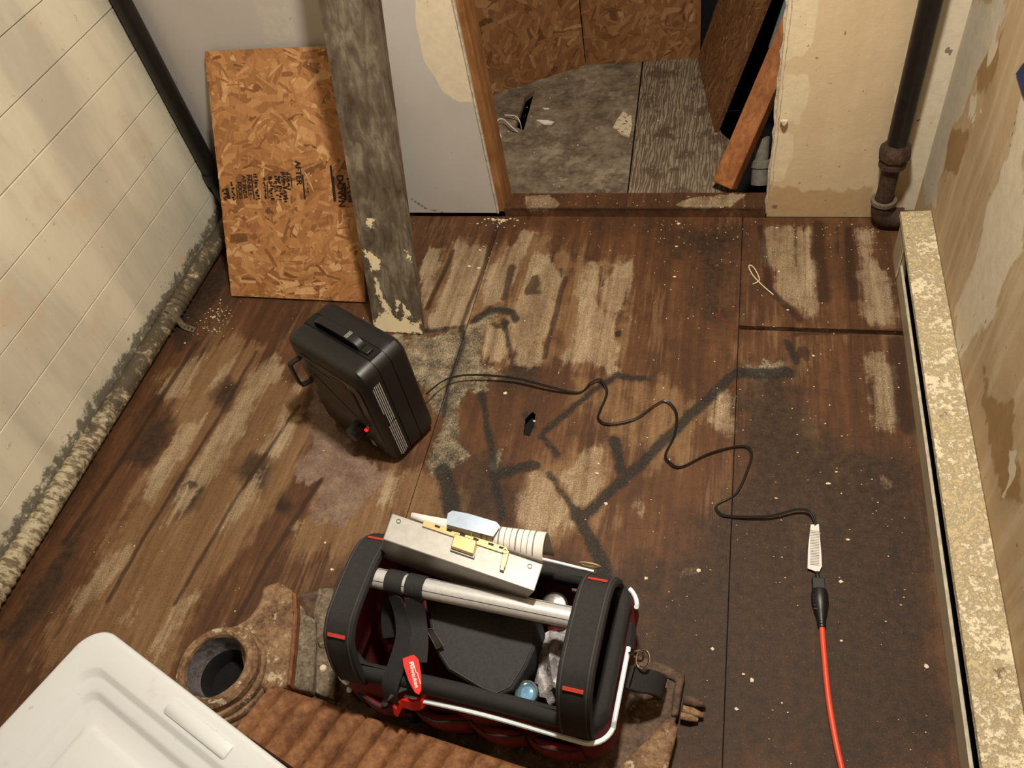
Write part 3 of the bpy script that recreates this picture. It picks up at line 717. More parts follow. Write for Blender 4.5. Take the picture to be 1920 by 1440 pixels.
wcs = MB().box((-1.02, 2.45, 1.0), (0.04, 0.95, 2.6)).box((0.42, 2.50, 1.0), (0.04, 1.0, 2.6)).box((-0.3, 3.02, 1.0), (1.5, 0.03, 2.6)).build('wall_closet_side', M['soil_shade']); tag(wcs, kind='structure')  # dark of the closet void put into the near-black wall colour
# leaning sheathing at the closet's right side
lp = empty('strand_board'); tag(lp, 'rough brown strand board leaning sideways at the right of the closet', 'board')
ta = Vector((fr[0]+0.012, fr[1]-0.012, nf+0.003)); tb = Vector((tip[0], tip[1], nf+0.003)); top = Vector((0.30, 0.0, 0.98))
osb_panel('osb_panel', ta, tb, tb+top, ta+top, -0.012 if False else 0.012, 1700, M['osb_dark'], lp, 21, bias=1.45, wmin=.004, wmax=.012)

# ================================================================== LOOSE BOARDS AGAINST THE BACK WALL
bl, br = onz((436,558)), onz((687,570))
ob = empty('osb_board', ((bl.x+br.x)/2, bl.y, 0)); ob.rotation_euler = (0,0,0)
tag(ob, 'orange strand board offcut with black stamped lettering leaning on the grey drywall', 'board')
tl = Vector((bl.x+0.018, 1.952, 0.595)); up = tl-bl
loc = Vector(ob.location)
bl0, br0 = bl-loc, br-loc
bl0.z = br0.z = 0.008
osb_panel('osb_board', bl0, br0, br0+up, bl0+up, 0.011, 1700, M['osb'], ob, 31)
# black stamped words on the board (reading downwards)
ux = (br0-bl0).normalized(); uy = up.normalized(); nz = ux.cross(uy).normalized()
def stamp(px, body, size):
    d = _ray(px); e = Vector(EYE)-loc; dv = Vector(d); t = (bl0-e).dot(nz)/dv.dot(nz); P = e+dv*t+nz*0.0036
    R = Matrix((-uy, ux, nz)).transposed().to_4x4()     # text x -> down the board, text y -> right
    text_mesh('stamped_word', body, size, M['stamp'], Matrix.Translation(P) @ R, ob)
def bar(px0, px1, wd):
    P = []
    for px in (px0, px1):
        d = _ray(px); e = Vector(EYE)-loc; dv = Vector(d); t = (bl0-e).dot(nz)/dv.dot(nz); P.append(e+dv*t+nz*0.0036)
    s = ux*wd/2
    MB().add([P[0]-s, P[0]+s, P[1]+s, P[1]-s], [(0,1,2,3)]).build('stamped_rule', M['stamp'], ob)
Z4 = lambda x, y: (400+x/6.857, 310+y/6.857)
stamp(Z4(468,250), 'PANELS', .0175); stamp(Z4(408,275), 'AT ENDS', .0165); stamp(Z4(350,320), 'EDGES', .0175)
stamp(Z4(1640,330), 'DOWN', .027); stamp(Z4(1100,95), 'AFTER', .024)
rs_ = random.Random(4)
def smudge(px, length, wd):                    # worn, unreadable words: broken ink marks
    d = _ray(px); e = Vector(EYE)-loc; dv = Vector(d); t = (bl0-e).dot(nz)/dv.dot(nz); P = e+dv*t+nz*0.0036
    y = -length/2; mb = MB()
    while y < length/2:
        h = rs_.uniform(.003, .007)
        for k in range(2):
            x = rs_.uniform(-wd/2, wd/2*.2); w2 = rs_.uniform(.3, .7)*wd; yy2 = y+rs_.uniform(-.002, .002); c = P+ux*x-uy*yy2
            mb.add([c, c+ux*w2, c+ux*w2-uy*h*.8, c-uy*h*.5], [(0,1,2,3)])
        y += h+rs_.uniform(.001, .003)
    mb.build('stamped_word', M['stamp'], ob)
for x, y, l_, w_ in ((258,330,.05,.012), (560,280,.075,.014), (670,300,.06,.010), (745,300,.07,.016), (805,265,.06,.014), (860,290,.07,.014), (920,270,.085,.016), (968,200,.05,.014), (1750,290,.085,.014), (1220,290,.03,.006), (150,370,.03,.016)):
    smudge(Z4(x, y), l_, w_)
for a, b, wd in (((305,240),(320,430),.003), ((495,120),(532,430),.004), ((700,215),(712,430),.003), ((1005,120),(1020,290),.003), ((1155,120),(1185,435),.005), ((1515,0),(1565,460),.006), ((1550,140),(1580,460),.004), ((1690,220),(1702,450),.005), ((180,290),(210,430),.010)):
    bar(Z4(*a), Z4(*b), wd)

wbm = [onz((703,622)), onz((793,629))]
tp = Vector((0.045, 0.505, 1.52))
a0, b0 = wbm[0], wbm[1]
W = (b0-a0).length; ax = (b0-a0).normalized(); ay = tp.normalized(); an = ax.cross(ay).normalized()
blen = tp.length
to_b = lambda U, V: tuple(a0[k] + ax[k]*U + ay[k]*V + (0.004 if k == 2 else 0) for k in range(3))
def BB(px):
    d = Vector(_ray(px)); t = (a0-EYE).dot(an)/d.dot(an); P = EYE+d*t-a0; return (P.dot(ax), P.dot(ay))
fl_ = [[(703,625),(700,608),(712,590),(730,588),(748,602),(765,598),(775,610),(788,604),(793,630)], [(680,472),(700,478),(712,490),(710,508),(698,510)],
       [(700,520),(708,530),(718,560),(735,590),(722,588),(706,550)], [(755,465),(764,478),(772,495),(764,488)], [(690,410),(700,415),(696,430),(685,425)], [(752,570),(780,600),(760,596)], [(740,560),(750,575),(744,590)]]
bo = painted('weathered_board', M['oldboard'], spaced(0, W, .006), np.concatenate([spaced(0, .6, .006)[:-1], spaced(.6, blen, .05)]), to_b, {0: [('p', [BB(p) for p in pl], .012) for pl in fl_]}, skirt=tuple(-an*0.02))
tag(bo, 'tall narrow grey weathered board with flaking white paint at its foot', 'board')

# stick leaning in the closet
sa = onz((1358,348), 0.045); sb = ony((1478,72), 2.26)
dv = (sb-sa).normalized(); sb = sb+dv*0.10
R = Matrix((Vector((0.82,-0.5,0)).normalized(), (0,0,0), dv)); xx = (Vector((1,-0.55,0))-dv*dv.dot(Vector((1,-0.55,0)))).normalized(); yy = dv.cross(xx)
mb = MB(); ring = lambda c: [c+xx*.034+yy*.021, c-xx*.034+yy*.021, c-xx*.034-yy*.021, c+xx*.034-yy*.021]
mb.hexa(ring(sa), ring(sb)); st = mb.build('wood_stick', M['stick'], bevel=0.003); tag(st, 'orange brown wooden stick leaning out of the dark gap in the closet', 'wood')
# grey plastic pipe fitting, blue-grey sheet, dark metal strip in the gap
pf = empty('pipe_fitting', tuple(onz((1424,345), 0.0))); tag(pf, 'dusty grey pipe fitting beside the right foot of the opening', 'pipe')
MB().lathe([(0,.0),(.026,0),(.026,.05),(.021,.055),(.021,.14),(0,.14)], n=24, R=Matrix.Rotation(math.radians(-24), 3, 'X')).build('spigot', M['pvc'], pf, smooth=True)
MB().lathe([(.022,.05),(.030,.052),(.030,.072),(.022,.075)], n=24, R=Matrix.Rotation(math.radians(-24), 3, 'X')).build('collar', M['pvc'], pf, smooth=True)
P = [ony((1441,90), 2.46), ony((1480,60), 2.46), ony((1490,-30), 2.46), ony((1478,-20), 2.46)]
bs = MB().hexa([P[0]+Vector((0,.012,0)), P[1]+Vector((0,.012,0)), P[1], P[0]], [P[3]+Vector((0,.012,0)), P[2]+Vector((0,.012,0)), P[2], P[3]]).build('sheet_offcut', M['bluegrey']); tag(bs, 'pale blue grey sheet edge high in the dark closet gap', 'sheet')

# ================================================================== PIPES
lpv = empty('riser_pipe', (-1.632, 1.932, 0)); tag(lpv, 'black vertical riser pipe in the corner beside the white boards', 'pipe')
MB().tube([(0,0,.0+2.38*i/20) for i in range(21)], .0265, 20).build('pipe_run', M['black_pipe'], lpv, smooth=True)
MB().tube([(0,-.002,.17),(0,-.002,.21)], .031, 20).build('joint_collar', M['black_pipe'], lpv, smooth=True)
# painted pipe along the foot of the left wall
bp = empty('baseboard_pipe', (-1.630, 0, 0)); tag(bp, 'dirty white painted pipe running along the foot of the board wall', 'pipe')
pr = [(0, -.78+2.70*i/260, .033) for i in range(261)]; rr = random.Random(2); rad = []
for i in range(261):
    y = pr[i][1]; rip = 0.0
    if 0.5 < y < 1.05 or 1.38 < y < 1.55: rip = 0.0026*math.sin(y*2*math.pi/0.021)
    rad.append(.0285+rip+rr.uniform(-.0004, .0004))
MB().tube(pr, rad, 16).build('pipe_run', M['white_pipe'], bp, smooth=True)
sp = onz((345,598), 0.03); sy = sp.y
stp = [(-.0, sy+.01, .0635), (.018, sy+.006, .058), (.030, sy, .040), (.034, sy-.004, .015), (.045, sy-.008, .004), (.085, sy-.02, .003)]
hs = MB().ribbon(smoothpath(stp, 5), (0.1, 1, 0), .02, .0016).build('hanger_strap', M['greyiron'], bp); hs['label'] = 'perforated grey metal strap'
mb = MB()
for i in range(3): mb.lathe([(0,.0006),(.0035,.0006),(.0035,.0002)], c=(.045+.015*i, sy-.009-.0045*i, .0042), n=10)
mb.build('strap_hole', M['fins'], hs)
# drain pipe in the right corner
px_, py_ = 0.413, 1.925
dp = empty('drain_pipe', (px_, py_, 0)); tag(dp, 'black iron pipe with couplings and elbow in the right corner', 'pipe')
zt = ony((1684,275), py_).z; z2 = ony((1668,330), py_).z; ze = 0.052
MB().tube([(0,0,zt+(2.38-zt)*i/10) for i in range(11)], .0255, 24).build('upper_pipe', M['black_pipe'], dp, smooth=True)
hx = MB()
hx.lathe([(0,zt+.012),(.027,zt+.012),(.031,zt+.006),(.039,zt-.004),(.041,zt-.018),(.040,zt-.030),(.033,zt-.036)], n=8, R=Matrix.Rotation(.3,3,'Z'))
hx.build('union_nut', M['iron'], dp, bevel=.002)
MB().lathe([(.030,zt-.034),(.034,zt-.040),(.034,zt-.056),(.024,zt-.062)], n=24).build('coupling', M['iron'], dp, smooth=True)
MB().lathe([(.022,zt-.058),(.0225,ze+.03)], n=24).build('nipple', M['iron'], dp, smooth=True)
el = [(0,0,ze+.045),(0,0,ze+.02),(.006,.0,ze-.004),(.022,0,ze-.016),(.045,0,ze-.018),(.06,0,ze-.018)]
MB().tube(smoothpath(el, 5), .0285, 20).build('elbow', M['iron'], dp, smooth=True)
MB().lathe([(.028,ze+.036),(.033,ze+.037),(.033,ze+.047),(.024,ze+.048)], n=24).build('elbow_collar', M['greyiron'], dp, smooth=True)
MB().tube([(.052,0,ze-.018),(.095,0,ze-.018)], .021, 18).build('wall_stub', M['greyiron'], dp, smooth=True)

# ================================================================== BASEBOARD HEATER
hb = empty('baseboard_heater', (0.47, 1.0, 0)); tag(hb, 'long beige baseboard heater with debris on top along the right wall', 'heater')
y0, y1 = -0.78-1.0, 1.808-1.0
X = lambda x: x-0.47
ym = (y0+y1)/2; ln = y1-y0
mb = MB(); prof = [(X(.434), .136), (X(.434), .150), (X(.5065), .1535), (X(.5065), .146)]
mb.hexa([(prof[0][0],y0,prof[0][1]), (prof[3][0],y0,prof[3][1]), (prof[3][0],y1,prof[3][1]), (prof[0][0],y1,prof[0][1])], [(prof[1][0],y0,prof[1][1]), (prof[2][0],y0,prof[2][1]), (prof[2][0],y1,prof[2][1]), (prof[1][0],y1,prof[1][1])])
mb.build('top_cover', M['dusty'], hb, bevel=.001)
MB().box((X(.4455), ym-.01, .028), (.004, ln-.14, .050)).build('front_panel', M['heater_paint'], hb)
MB().box((X(.4460), ym-.01, .0545), (.007, ln-.14, .004)).build('panel_lip', M['heater_lip'], hb, bevel=.0015)
MB().box((X(.4360), ym-.01, .1385), (.002, ln-.01, .006)).build('cover_lip', M['heater_lip'], hb)
MB().box((X(.482), ym, .070), (.040, ln-.03, .11)).build('fin_core', M['fins'], hb)
MB().box((X(.503), ym, .074), (.006, ln-.01, .146)).build('back_plate', M['heater_paint'], hb)
ec = MB().box((X(.470), y1-.052, .066), (.058, .10, .128)).build('end_cap', M['heater_paint'], hb, bevel=.004)
MB().box((X(.4395), y1-.104, .07), (.003, .004, .10)).build('end_cap_seam', M['heater_lip'], hb)
# grit on the heater
rg = random.Random(9); mb = MB()
for i in range(700):
    y = 0.4+1.4*rg.random()**1.25; x = .440+.062*rg.random()**.8; r = rg.uniform(.0008, .0028)*(1.7 if rg.random() < .04 else 1)
    zz = .1505+.0035*(x-.434)/.072
    a = rg.random()*6.28; cs = [(r*math.cos(a+k*1.57+rg.uniform(-.4,.4))*rg.uniform(.6,1.2), r*math.sin(a+k*1.57+rg.uniform(-.4,.4))) for k in range(4)]
    mb.add([(x+c[0], y+c[1], zz) for c in cs]+[(x, y, zz+r*.7)], [(0,1,4),(1,2,4),(2,3,4),(3,0,4)])
gr = mb.build('plaster_grit', M['chip']); tag(gr, 'pale plaster grit scattered on the baseboard heater top', 'debris', kind='stuff')

# ================================================================== PORTABLE HEATER
U_ = Vector((0.47, 0.883, 0)).normalized(); angH = math.atan2(U_.y, U_.x)-math.pi/2      # local +Y points away from its front
HW, HD, HH = 0.272, 0.142, 0.335
ph = empty('portable_heater', (-0.838, 1.128, 0.0), angH); tag(ph, 'black plastic portable heater box standing on the floor before the boards', 'heater')
def frontal(hx, z0, z1, r, y, n=7):          # rounded outline in the local XZ plane
    out = []; cz = (z0+z1)/2; hz = (z1-z0)/2
    for qx, qz, a0 in ((1,1,0),(-1,1,90),(-1,-1,180),(1,-1,270)):
        for i in range(n+1):
            a = math.radians(a0+90*i/n); out.append(Vector((qx*(hx-r)+r*math.cos(a), y, cz+qz*(hz-r)+r*math.sin(a))))
    return out
h2 = HW/2; d2 = HD/2
rings = []
for y, ins in ((-d2, .016), (-d2+.004, .007), (-d2+.012, .001), (-d2+.030, 0), (-.0205, 0), (-.0200, .0022), (-.0180, .0022), (-.0175, 0), (.0175, 0), (.0180, .0022), (.0200, .0022), (.0205, 0), (d2-.030, 0), (d2-.012, .001), (d2-.004, .007), (d2, .016)):
    rings.append(frontal(h2-ins, .004+ins, HH-ins, .036-ins*.6, y))
MB().loft(rings, True, True).build('casing', M['blk_plastic'], ph, smooth=True, angle=35)
# recessed front panel, grille ribs, window
fp = MB().loft([frontal(h2-.022, .03, HH-.05, .02, -d2-.0005), frontal(h2-.024, .032, HH-.052, .02, -d2-.003)], False, True).build('front_panel', M['blk_gloss'], ph, smooth=True)
MB().loft([frontal(h2-.05, .13, HH-.075, .012, -d2-.002), frontal(h2-.053, .133, HH-.078, .012, -d2-.006)], False, True).build('air_grille', M['blk_plastic'], fp, smooth=True, angle=30)
MB().ribbon([(-.06,-d2-.0065,.24),(.05,-d2-.0065,.15)], (0,0,1), .002, .001).build('panel_crease', M['seam'], fp)
MB().box((.035, -d2-.0035, HH-.066), (.055, .0015, .009)).build('name_strip', simple('dull_red_print', L(120, 62, 56), 0.7), ph)
# top handle in its groove
MB().prism([(-.115,-.017),(.115,-.017),(.115,.017),(-.115,.017)], HH-.0007, HH+.0006).build('handle_groove', M['blk_gloss'], ph)
hp = [(-.085,0,HH-.004), (-.078,0,HH+.012), (-.055,0,HH+.019), (0,0,HH+.021), (.045,0,HH+.019), (.066,0,HH+.011), (.074,0,HH-.004)]
MB().ribbon(smoothpath(hp, 5), (0,1,0), .022, .007).build('carry_handle', M['blk_plastic'], ph, bevel=.002)
mb = MB()
for k in range(3): mb.box((.03+.004*k, -.0, HH+.0235), (.0014, .02, .002))
mb.build('handle_rib', M['printwhite'], ph)
MB().box((.088, 0, HH+.003), (.022, .02, .007)).build('handle_hinge', M['blk_plastic'], ph, bevel=.002)
# folding side handle on the front left
sh = [(-h2+.026,-d2+.004,.262), (-h2+.018,-d2-.020,.260), (-h2+.016,-d2-.027,.250), (-h2+.016,-d2-.027,.190), (-h2+.018,-d2-.020,.180), (-h2+.026,-d2+.004,.178)]
MB().ribbon(smoothpath(sh, 4), (1,0,0.0), .014, .006).build('side_handle', M['blk_plastic'], ph, bevel=.0015)
kn = MB().lathe([(0,.030),(.018,.030),(.021,.026),(.022,.0),(0,.0)], c=(.028,-d2-.002,.085), n=24, R=Matrix.Rotation(math.radians(90),3,'X')).build('control_knob', M['blk_plastic'], ph, smooth=True)
mb = MB()
for k in range(4): mb.box((.062+.004*k, -d2-.004, .055), (.0018, .001, .022))
mb.build('dial_marks', M['printwhite'], ph)
MB().lathe([(0,.006),(.004,.006),(.005,.0),(0,0)], c=(.063,-d2-.002,.105), n=14, R=Matrix.Rotation(math.radians(90),3,'X')).build('indicator_light', M['redled'], ph, smooth=True)
MB().lathe([(0,.004),(.004,.004),(.005,.0),(0,0)], c=(.076,-d2-.002,.125), n=14, R=Matrix.Rotation(math.radians(90),3,'X')).build('screw', M['chrome'], ph, smooth=True)
# warning print on the right side (unreadably small lines)
rp_ = random.Random(8)
for blk, (za, zb_) in enumerate(((.285,.155), (.148,.035))):
    mb = MB()
    for ln_ in range(5):
        z = za - (0 if ln_ else .004)
        y = -d2+.020+ln_*.0052
        while z > zb_+(.04 if (blk == 0 and ln_ == 0) else 0):
            w = rp_.uniform(.004, .012); mb.box((h2+.0004, y, z-w/2), (.0006, .0026, w)); z -= w+.0013
    mb.build('warning_print', M['printwhite'], ph)

# ================================================================== CORDS
cp = [(800,738,.05),(835,712,.035),(880,703,.03),(960,708,.025),(1030,725,.02),(1085,736,.006),(1108,717,.012),(1126,712,.014),(1138,735,.006),(1126,768,.004),(1122,786,.005),(1142,795,.008),(1190,785,.010),(1230,758,.010),(1250,752,.008),(1268,775,.004),(1265,815,.004),(1248,852,.004),(1256,868,.005),(1278,875,.007),(1330,850,.008),(1390,836,.006),(1409,850,.004),(1400,885,.004),(1380,925,.004),(1346,945,.004),(1345,958,.004),(1365,968,.005),(1440,968,.012),(1495,955,.016),(1520,961,.014),(1530,984,.010)]
pc = empty('power_cord', tuple(onz((1530,984)))); tag(pc, 'thin black flat power cord winding across the floor from the heater', 'cord')
off = Vector(pc.location)
start = onz((805,742), .06)
path = smoothpath([onz(p[:2], p[2])-off for p in cp], 6)
MB().tube([p+Vector((.0014,.0014,0)) for p in path], .0019, 7).build('cord_strand', M['cord'], pc, smooth=True)
MB().tube([p-Vector((.0014,.0014,0)) for p in path], .0019, 7).build('cord_strand', M['cord'], pc, smooth=True)
# paper tag wrapped on the cord
tg = [onz(p, .008)-off for p in ((1520,984),(1535,983),(1540,1040),(1541,1062),(1535,1074),(1514,1066),(1515,1030))]
c8 = MB(); n = len(tg); c8.add([v for v in tg]+[v+Vector((0,0,.0012)) for v in tg], [tuple(range(n-1,-1,-1)), tuple(range(n,2*n))]+[(i,(i+1)%n,n+(i+1)%n,n+i) for i in range(n)])
tgo = c8.build('warning_tag', M['paper'], pc); tgo['label'] = 'white printed paper tag'
mb = MB()
for k in range(22):
    y = 995+3.0*k
    a = onz((1519,y), .0096)-off; b = onz((1536,y+1.5), .0096)-off
    mb.ribbon([a, b], (0,1,0), .0012, .0003)
mb.build('tag_print', M['ink'], tgo)
mb = MB(); a, b, c = [onz(p, .009)-off for p in ((1532,1072),(1534,1088),(1535,1108))]
mb.tube([a, b], [.0045,.005], 10); mb.box((b+c)/2, (.024,.030,.014), Matrix.Rotation(.05,3,'Z'))
mb.build('plug', M['blk_plastic'], pc, bevel=.002)
xc = empty('extension_cord', tuple(onz((1541,1180)))); tag(xc, 'bright orange extension cord with black socket end on the dark floor', 'cord'); off = Vector(xc.location)
pts = [onz(p, .0062)-off for p in ((1541,1174),(1544,1215),(1551,1290),(1558,1340),(1568,1395),(1579,1445),(1592,1520),(1600,1640))]
MB().tube(smoothpath(pts, 6), .0055, 12).build('cord_run', M['orange'], xc, smooth=True)
a, b = onz((1536,1106), .012)-off, onz((1541,1176), .008)-off
d = b-a
MB().tube([a, a+d*.12, a+d*.35, a+d*.62, a+d*.78, b], [.014,.0165,.0165,.012,.009,.0075], 16).build('socket_end', M['blk_plastic'], xc, smooth=True)
mb = MB()
for k in range(5):
    c = a+d*(.22+.09*k); mb.box(c+Vector((-.010,0,.007)), (.008,.0025,.006))
for k in range(3):
    c = a+d*(.80+.07*k); mb.lathe([(.0078,-.001),(.0092,0),(.0078,.001)], c=c, n=14, R=Matrix.Rotation(math.radians(90),3,'X'))
mb.build('grip_rib', M['blk_plastic'], xc)

# ================================================================== RUSTY CAST IRON SECTION
ci = empty('cast_iron_section'); tag(ci, 'rusty ribbed cast iron boiler section with round port on the floor', 'boiler part')
WZ = .030
MB().prism([tuple(onz(p, WZ)[:2]) for p in ((560,1110),(620,1105),(660,1090),(1100,1170),(1196,1228),(1285,1262),(1272,1330),(1240,1440),(1235,1520),(900,1600),(620,1480),(560,1320))], .002, WZ).build('web', M['rustweb'], ci, bevel=.004)
# ribbed body
P0 = onz((530,1288), .10); P1 = onz((1010,1444), .10); eu = (P1-P0).normalized(); ev = (onz((497,1403), .10)-onz((574,1305), .10)); ev.z = 0; ev.normalize()
Lr = (P1-P0).length+.12; mb = MB(); nu_, nv_ = 240, 12; P = []
for i in range(nu_+1):
    u = -.02+Lr*i/nu_; row = []
    z = .106-.022*(1-abs(math.sin(math.pi*u/.046))**.45)
    dep = .15 if u > .25 else .10+.05*max(0,u)/.25
    row.append(P0+eu*u+Vector((0,0,WZ-.10))+ev*0.0)
    row.append(P0+eu*u+Vector((0,0,-.012)))
    for j in range(nv_+1):
        zz = z-.100-(.006 if j == 0 else 0); row.append(P0+eu*u+ev*(.004+dep*j/nv_)+Vector((0,0,zz)))
    row.append(P0+eu*u+ev*(dep+.006)+Vector((0,0,.002-.10)))
    P.append(row)
mb.surf(P)
rbod = mb.build('ribbed_body', M['rust'], ci, smooth=True, angle=60)
# hub / port
hc = onz((424,1266), .06); hr = random.Random(3)
prof = [(.120,.002),(.120,.030),(.117,.034),(.110,.035),(.110,.047),(.108,.051),(.101,.052),(.101,.065),(.099,.069),(.093,.070),(.093,.083),(.091,.087),(.085,.088),(.085,.106),(.078,.116),(.070,.119),(.064,.115),(.061,.108)]
MB().lathe(prof, c=(hc.x, hc.y, 0), n=56, wob=lambda a, j: .012*math.sin(3*a+1)+.008*math.sin(7*a+j)+.004*math.sin(17*a+2*j)).build('port_hub', M['rusthub'], ci, smooth=True, angle=28)
MB().lathe([(.0625,.112),(.060,.09),(.056,.065),(.053,.060)], c=(hc.x, hc.y, 0), n=40).build('port_throat', M['throat'], ci, smooth=True)
MB().lathe([(.0535,.061),(.048,.050),(.047,.02),(.0,.018)], c=(hc.x, hc.y, 0), n=40).build('port_bore', M['soil_shade'], ci, smooth=True)  # darkness of the deep bore put in as near-black colour
def slab(name, pxs, z1, z0, mat, bev=.006):
    n = len(pxs); rj = random.Random(len(pxs)*7+int(z1*1000))
    top = [onz(p, z1)+Vector((0,0,rj.uniform(-.004,.004))) for p in pxs]
    poly = [tuple(v[:2]) for v in top]
    return MB().prism(poly, z0, z1).build(name, mat, ci, bevel=bev)
slab('flange_lug', [(521,1088),(548,1106),(553,1140),(548,1200),(540,1284),(500,1300),(455,1250),(440,1172),(462,1160),(478,1140),(488,1118),(490,1100)], .078, .004, M['rusthub'], .008)
slab('flange_edge', [(546,1108),(554,1112),(557,1150),(552,1210),(544,1284),(537,1284),(545,1200),(549,1150)], .083, .03, M['rust'], .003)
slab('rough_bar', [(556,1128),(566,1136),(572,1150),(590,1160),(592,1200),(584,1296),(546,1290),(553,1210)], .062, .004, M['rustgrey'], .008)
slab('side_bar', [(596,1102),(624,1101),(628,1200),(627,1312),(590,1298),(591,1200),(586,1150)], .050, .004, M['rustgrey'], .004)
mb = MB(); c = onz((607,1205), .05); mb.lathe([(0,.012),(.008,.011),(.011,.006),(.013,0),(0,0)], c=(c.x, c.y, .049), n=14); mb.build('bolt_boss', M['rustgrey'], ci, smooth=True)
mb = MB(); c = onz((605,1252), .052); mb.lathe([(0,.004),(.006,.003),(.008,0)], c=(c.x, c.y, .05), n=7); o = mb.build('paint_fleck', M['chip'], ci)
slab('foot_flange', [(1150,1446),(1186,1410),(1226,1372),(1244,1352),(1258,1343),(1272,1360),(1262,1400),(1250,1446)], .055, .028, M['rusthub'], .008)
slab('web_rim', [(1196,1228),(1240,1242),(1285,1262),(1279,1290),(1272,1340),(1258,1342),(1262,1296),(1266,1276),(1236,1262),(1196,1250)], .038, .006, M['rustweb'], .004)
for k, (a, b, r) in enumerate((((1282,1312),(1322,1322),.009), ((1280,1330),(1318,1342),.008), ((1276,1342),(1308,1350),.007))):
    A_, B_ = onz(a, .02), onz(b, .014)
    MB().tube([A_, A_.lerp(B_, .5)+Vector((0,0,.002)), B_], [r, r*1.1, r*.6], 10).build('tie_rod_stub', M['rustweb'] if k == 0 else M['rusthub'], ci, smooth=True)

# ================================================================== TOOL BAG
BZ = WZ+.001
ANG = math.radians(-4.3)
bag = empty('tool_bag', (-0.392, 0.548, BZ), ANG); tag(bag, 'open black and red tool bag with aluminium bar handle on the rusty iron', 'bag')
BM = Matrix.Translation(bag.location) @ Matrix.Rotation(ANG, 4, 'Z'); BI = BM.inverted()
def bl_(p, z):                                 # photo point at world height z -> bag space
    return BI @ onz(p, z)
hl, hw = .248, .134
def ringb(off, z, r=.045, wav=0.0):
    out = rrect(hl+off, hw+off, r, z, 8)
    if wav:
        for q_ in out:
            pass
    return out
_r0 = ringb(0, 0); CNT = [max(1, int((_r0[(i+1) % len(_r0)]-_r0[i]).length/.02)) for i in range(len(_r0))]
def dens(ring):
    out = []
    n = len(ring)
    for i in range(n):
        a, b = ring[i], ring[(i+1) % n]; m = CNT[i]
        for k in range(m): out.append(a.lerp(b, k/m))
    return out
def bulge(ring, amt):
    out = []
    for v in ring:
        w = math.sin(v.x*26+1.0)*.5+math.sin(v.x*61)*.3
        f = amt*w if abs(v.y) > hw*.8 else amt*math.sin(v.y*40)*.5
        out.append(Vector((v.x, v.y+(f if v.y > 0 else -f), v.z)) if abs(v.y) > hw*.8 else Vector((v.x+(f if v.x > 0 else -f), v.y, v.z)))
    return out
D_ = lambda off, z, am=0.0: bulge(dens(ringb(off, z)), am)
MB().loft([D_(-.012,0), D_(-.002,.004), D_(.0,.02)], True).build('base', M['blk_plastic'], bag, smooth=True)
MB().loft([D_(.0,.018), D_(.010,.035,.004), D_(.016,.075,.008), D_(.014,.115,.008), D_(.006,.148,.004), D_(.001,.165)]).build('outer_shell', M['red_fabric'], bag, smooth=True, angle=80)
MB().loft([D_(-.012,.19), D_(-.014,.10), D_(-.016,.012)], False, True).build('lining', M['red_lining'], bag, smooth=True)
def rimz(v, z):                                # rim sags between the arches
    s_ = .010*math.cos(v.x*9) if abs(v.y) > hw*.8 else 0
    return Vector((v.x, v.y, z-.006+s_))
rimr = lambda off, z: [rimz(v, z) for v in dens(ringb(off, z))]
MB().loft([rimr(.003,.150), rimr(.008,.165), rimr(.006,.186), rimr(-.002,.194), rimr(-.016,.192), rimr(-.022,.180), rimr(-.018,.155)]).build('padded_rim', M['blk_fabric'], bag, smooth=True, angle=80)
pp = [rimz(v, .152)+Vector((0,0,.004*math.sin(v.x*17+.8) if abs(v.y) > hw*.8 else 0)) for v in dens(ringb(.0150, .152))]
sel = lambda f: [v for v in pp if f(v)]
near = sorted([v for v in pp if v.y < -hw*.7], key=lambda v: v.x)
MB().tube(near[:int(len(near)*.22)], .0042, 8).build('reflective_piping', M['piping'], bag, smooth=True)
MB().tube(near[int(len(near)*.36):], .0045, 8).build('reflective_piping', M['piping'], bag, smooth=True)
right = sorted([v for v in pp if v.x > hl*.97], key=lambda v: v.y)
MB().tube(right[:int(len(right)*.62)], .0045, 8).build('reflective_piping', M['piping'], bag, smooth=True)
MB().tube(right[int(len(right)*.70):], .0045, 8).build('reflective_piping', M['piping'], bag, smooth=True)
far = sorted([v for v in pp if v.y > hw*.9], key=lambda v: v.x)
MB().tube([v+Vector((0,0,.022)) for v in far[int(len(far)*.60):int(len(far)*.78)]], .0028, 8).build('reflective_piping', M['piping'], bag, smooth=True)
# outside pockets on the near side
for k, (xc_, w_) in enumerate(((-.16,.10),(-.05,.11),(.06,.10),(.165,.10))):
    P = []
    for i in range(11):
        s_ = i/10; x_ = xc_-w_/2+w_*s_; b_ = .014*math.sin(math.pi*s_)
        P.append([Vector((x_, -hw-.016-b_*.3, .02)), Vector((x_, -hw-.019-b_*.9, .05)), Vector((x_, -hw-.020-b_, .085)), Vector((x_, -hw-.018-b_*1.0, .112+.006*math.sin(s_*9+k))), Vector((x_, -hw-.012-b_*.6, .113+.006*math.sin(s_*9+k)))])
    pk = MB().surf(P).build('pocket', M['red_fabric'], bag, smooth=True, solid=.002, angle=80)
    MB().tube([r[3]+Vector((0,-.001,.001)) for r in P], .0018, 6).build('pocket_binding', M['blk_web'], pk, smooth=True)
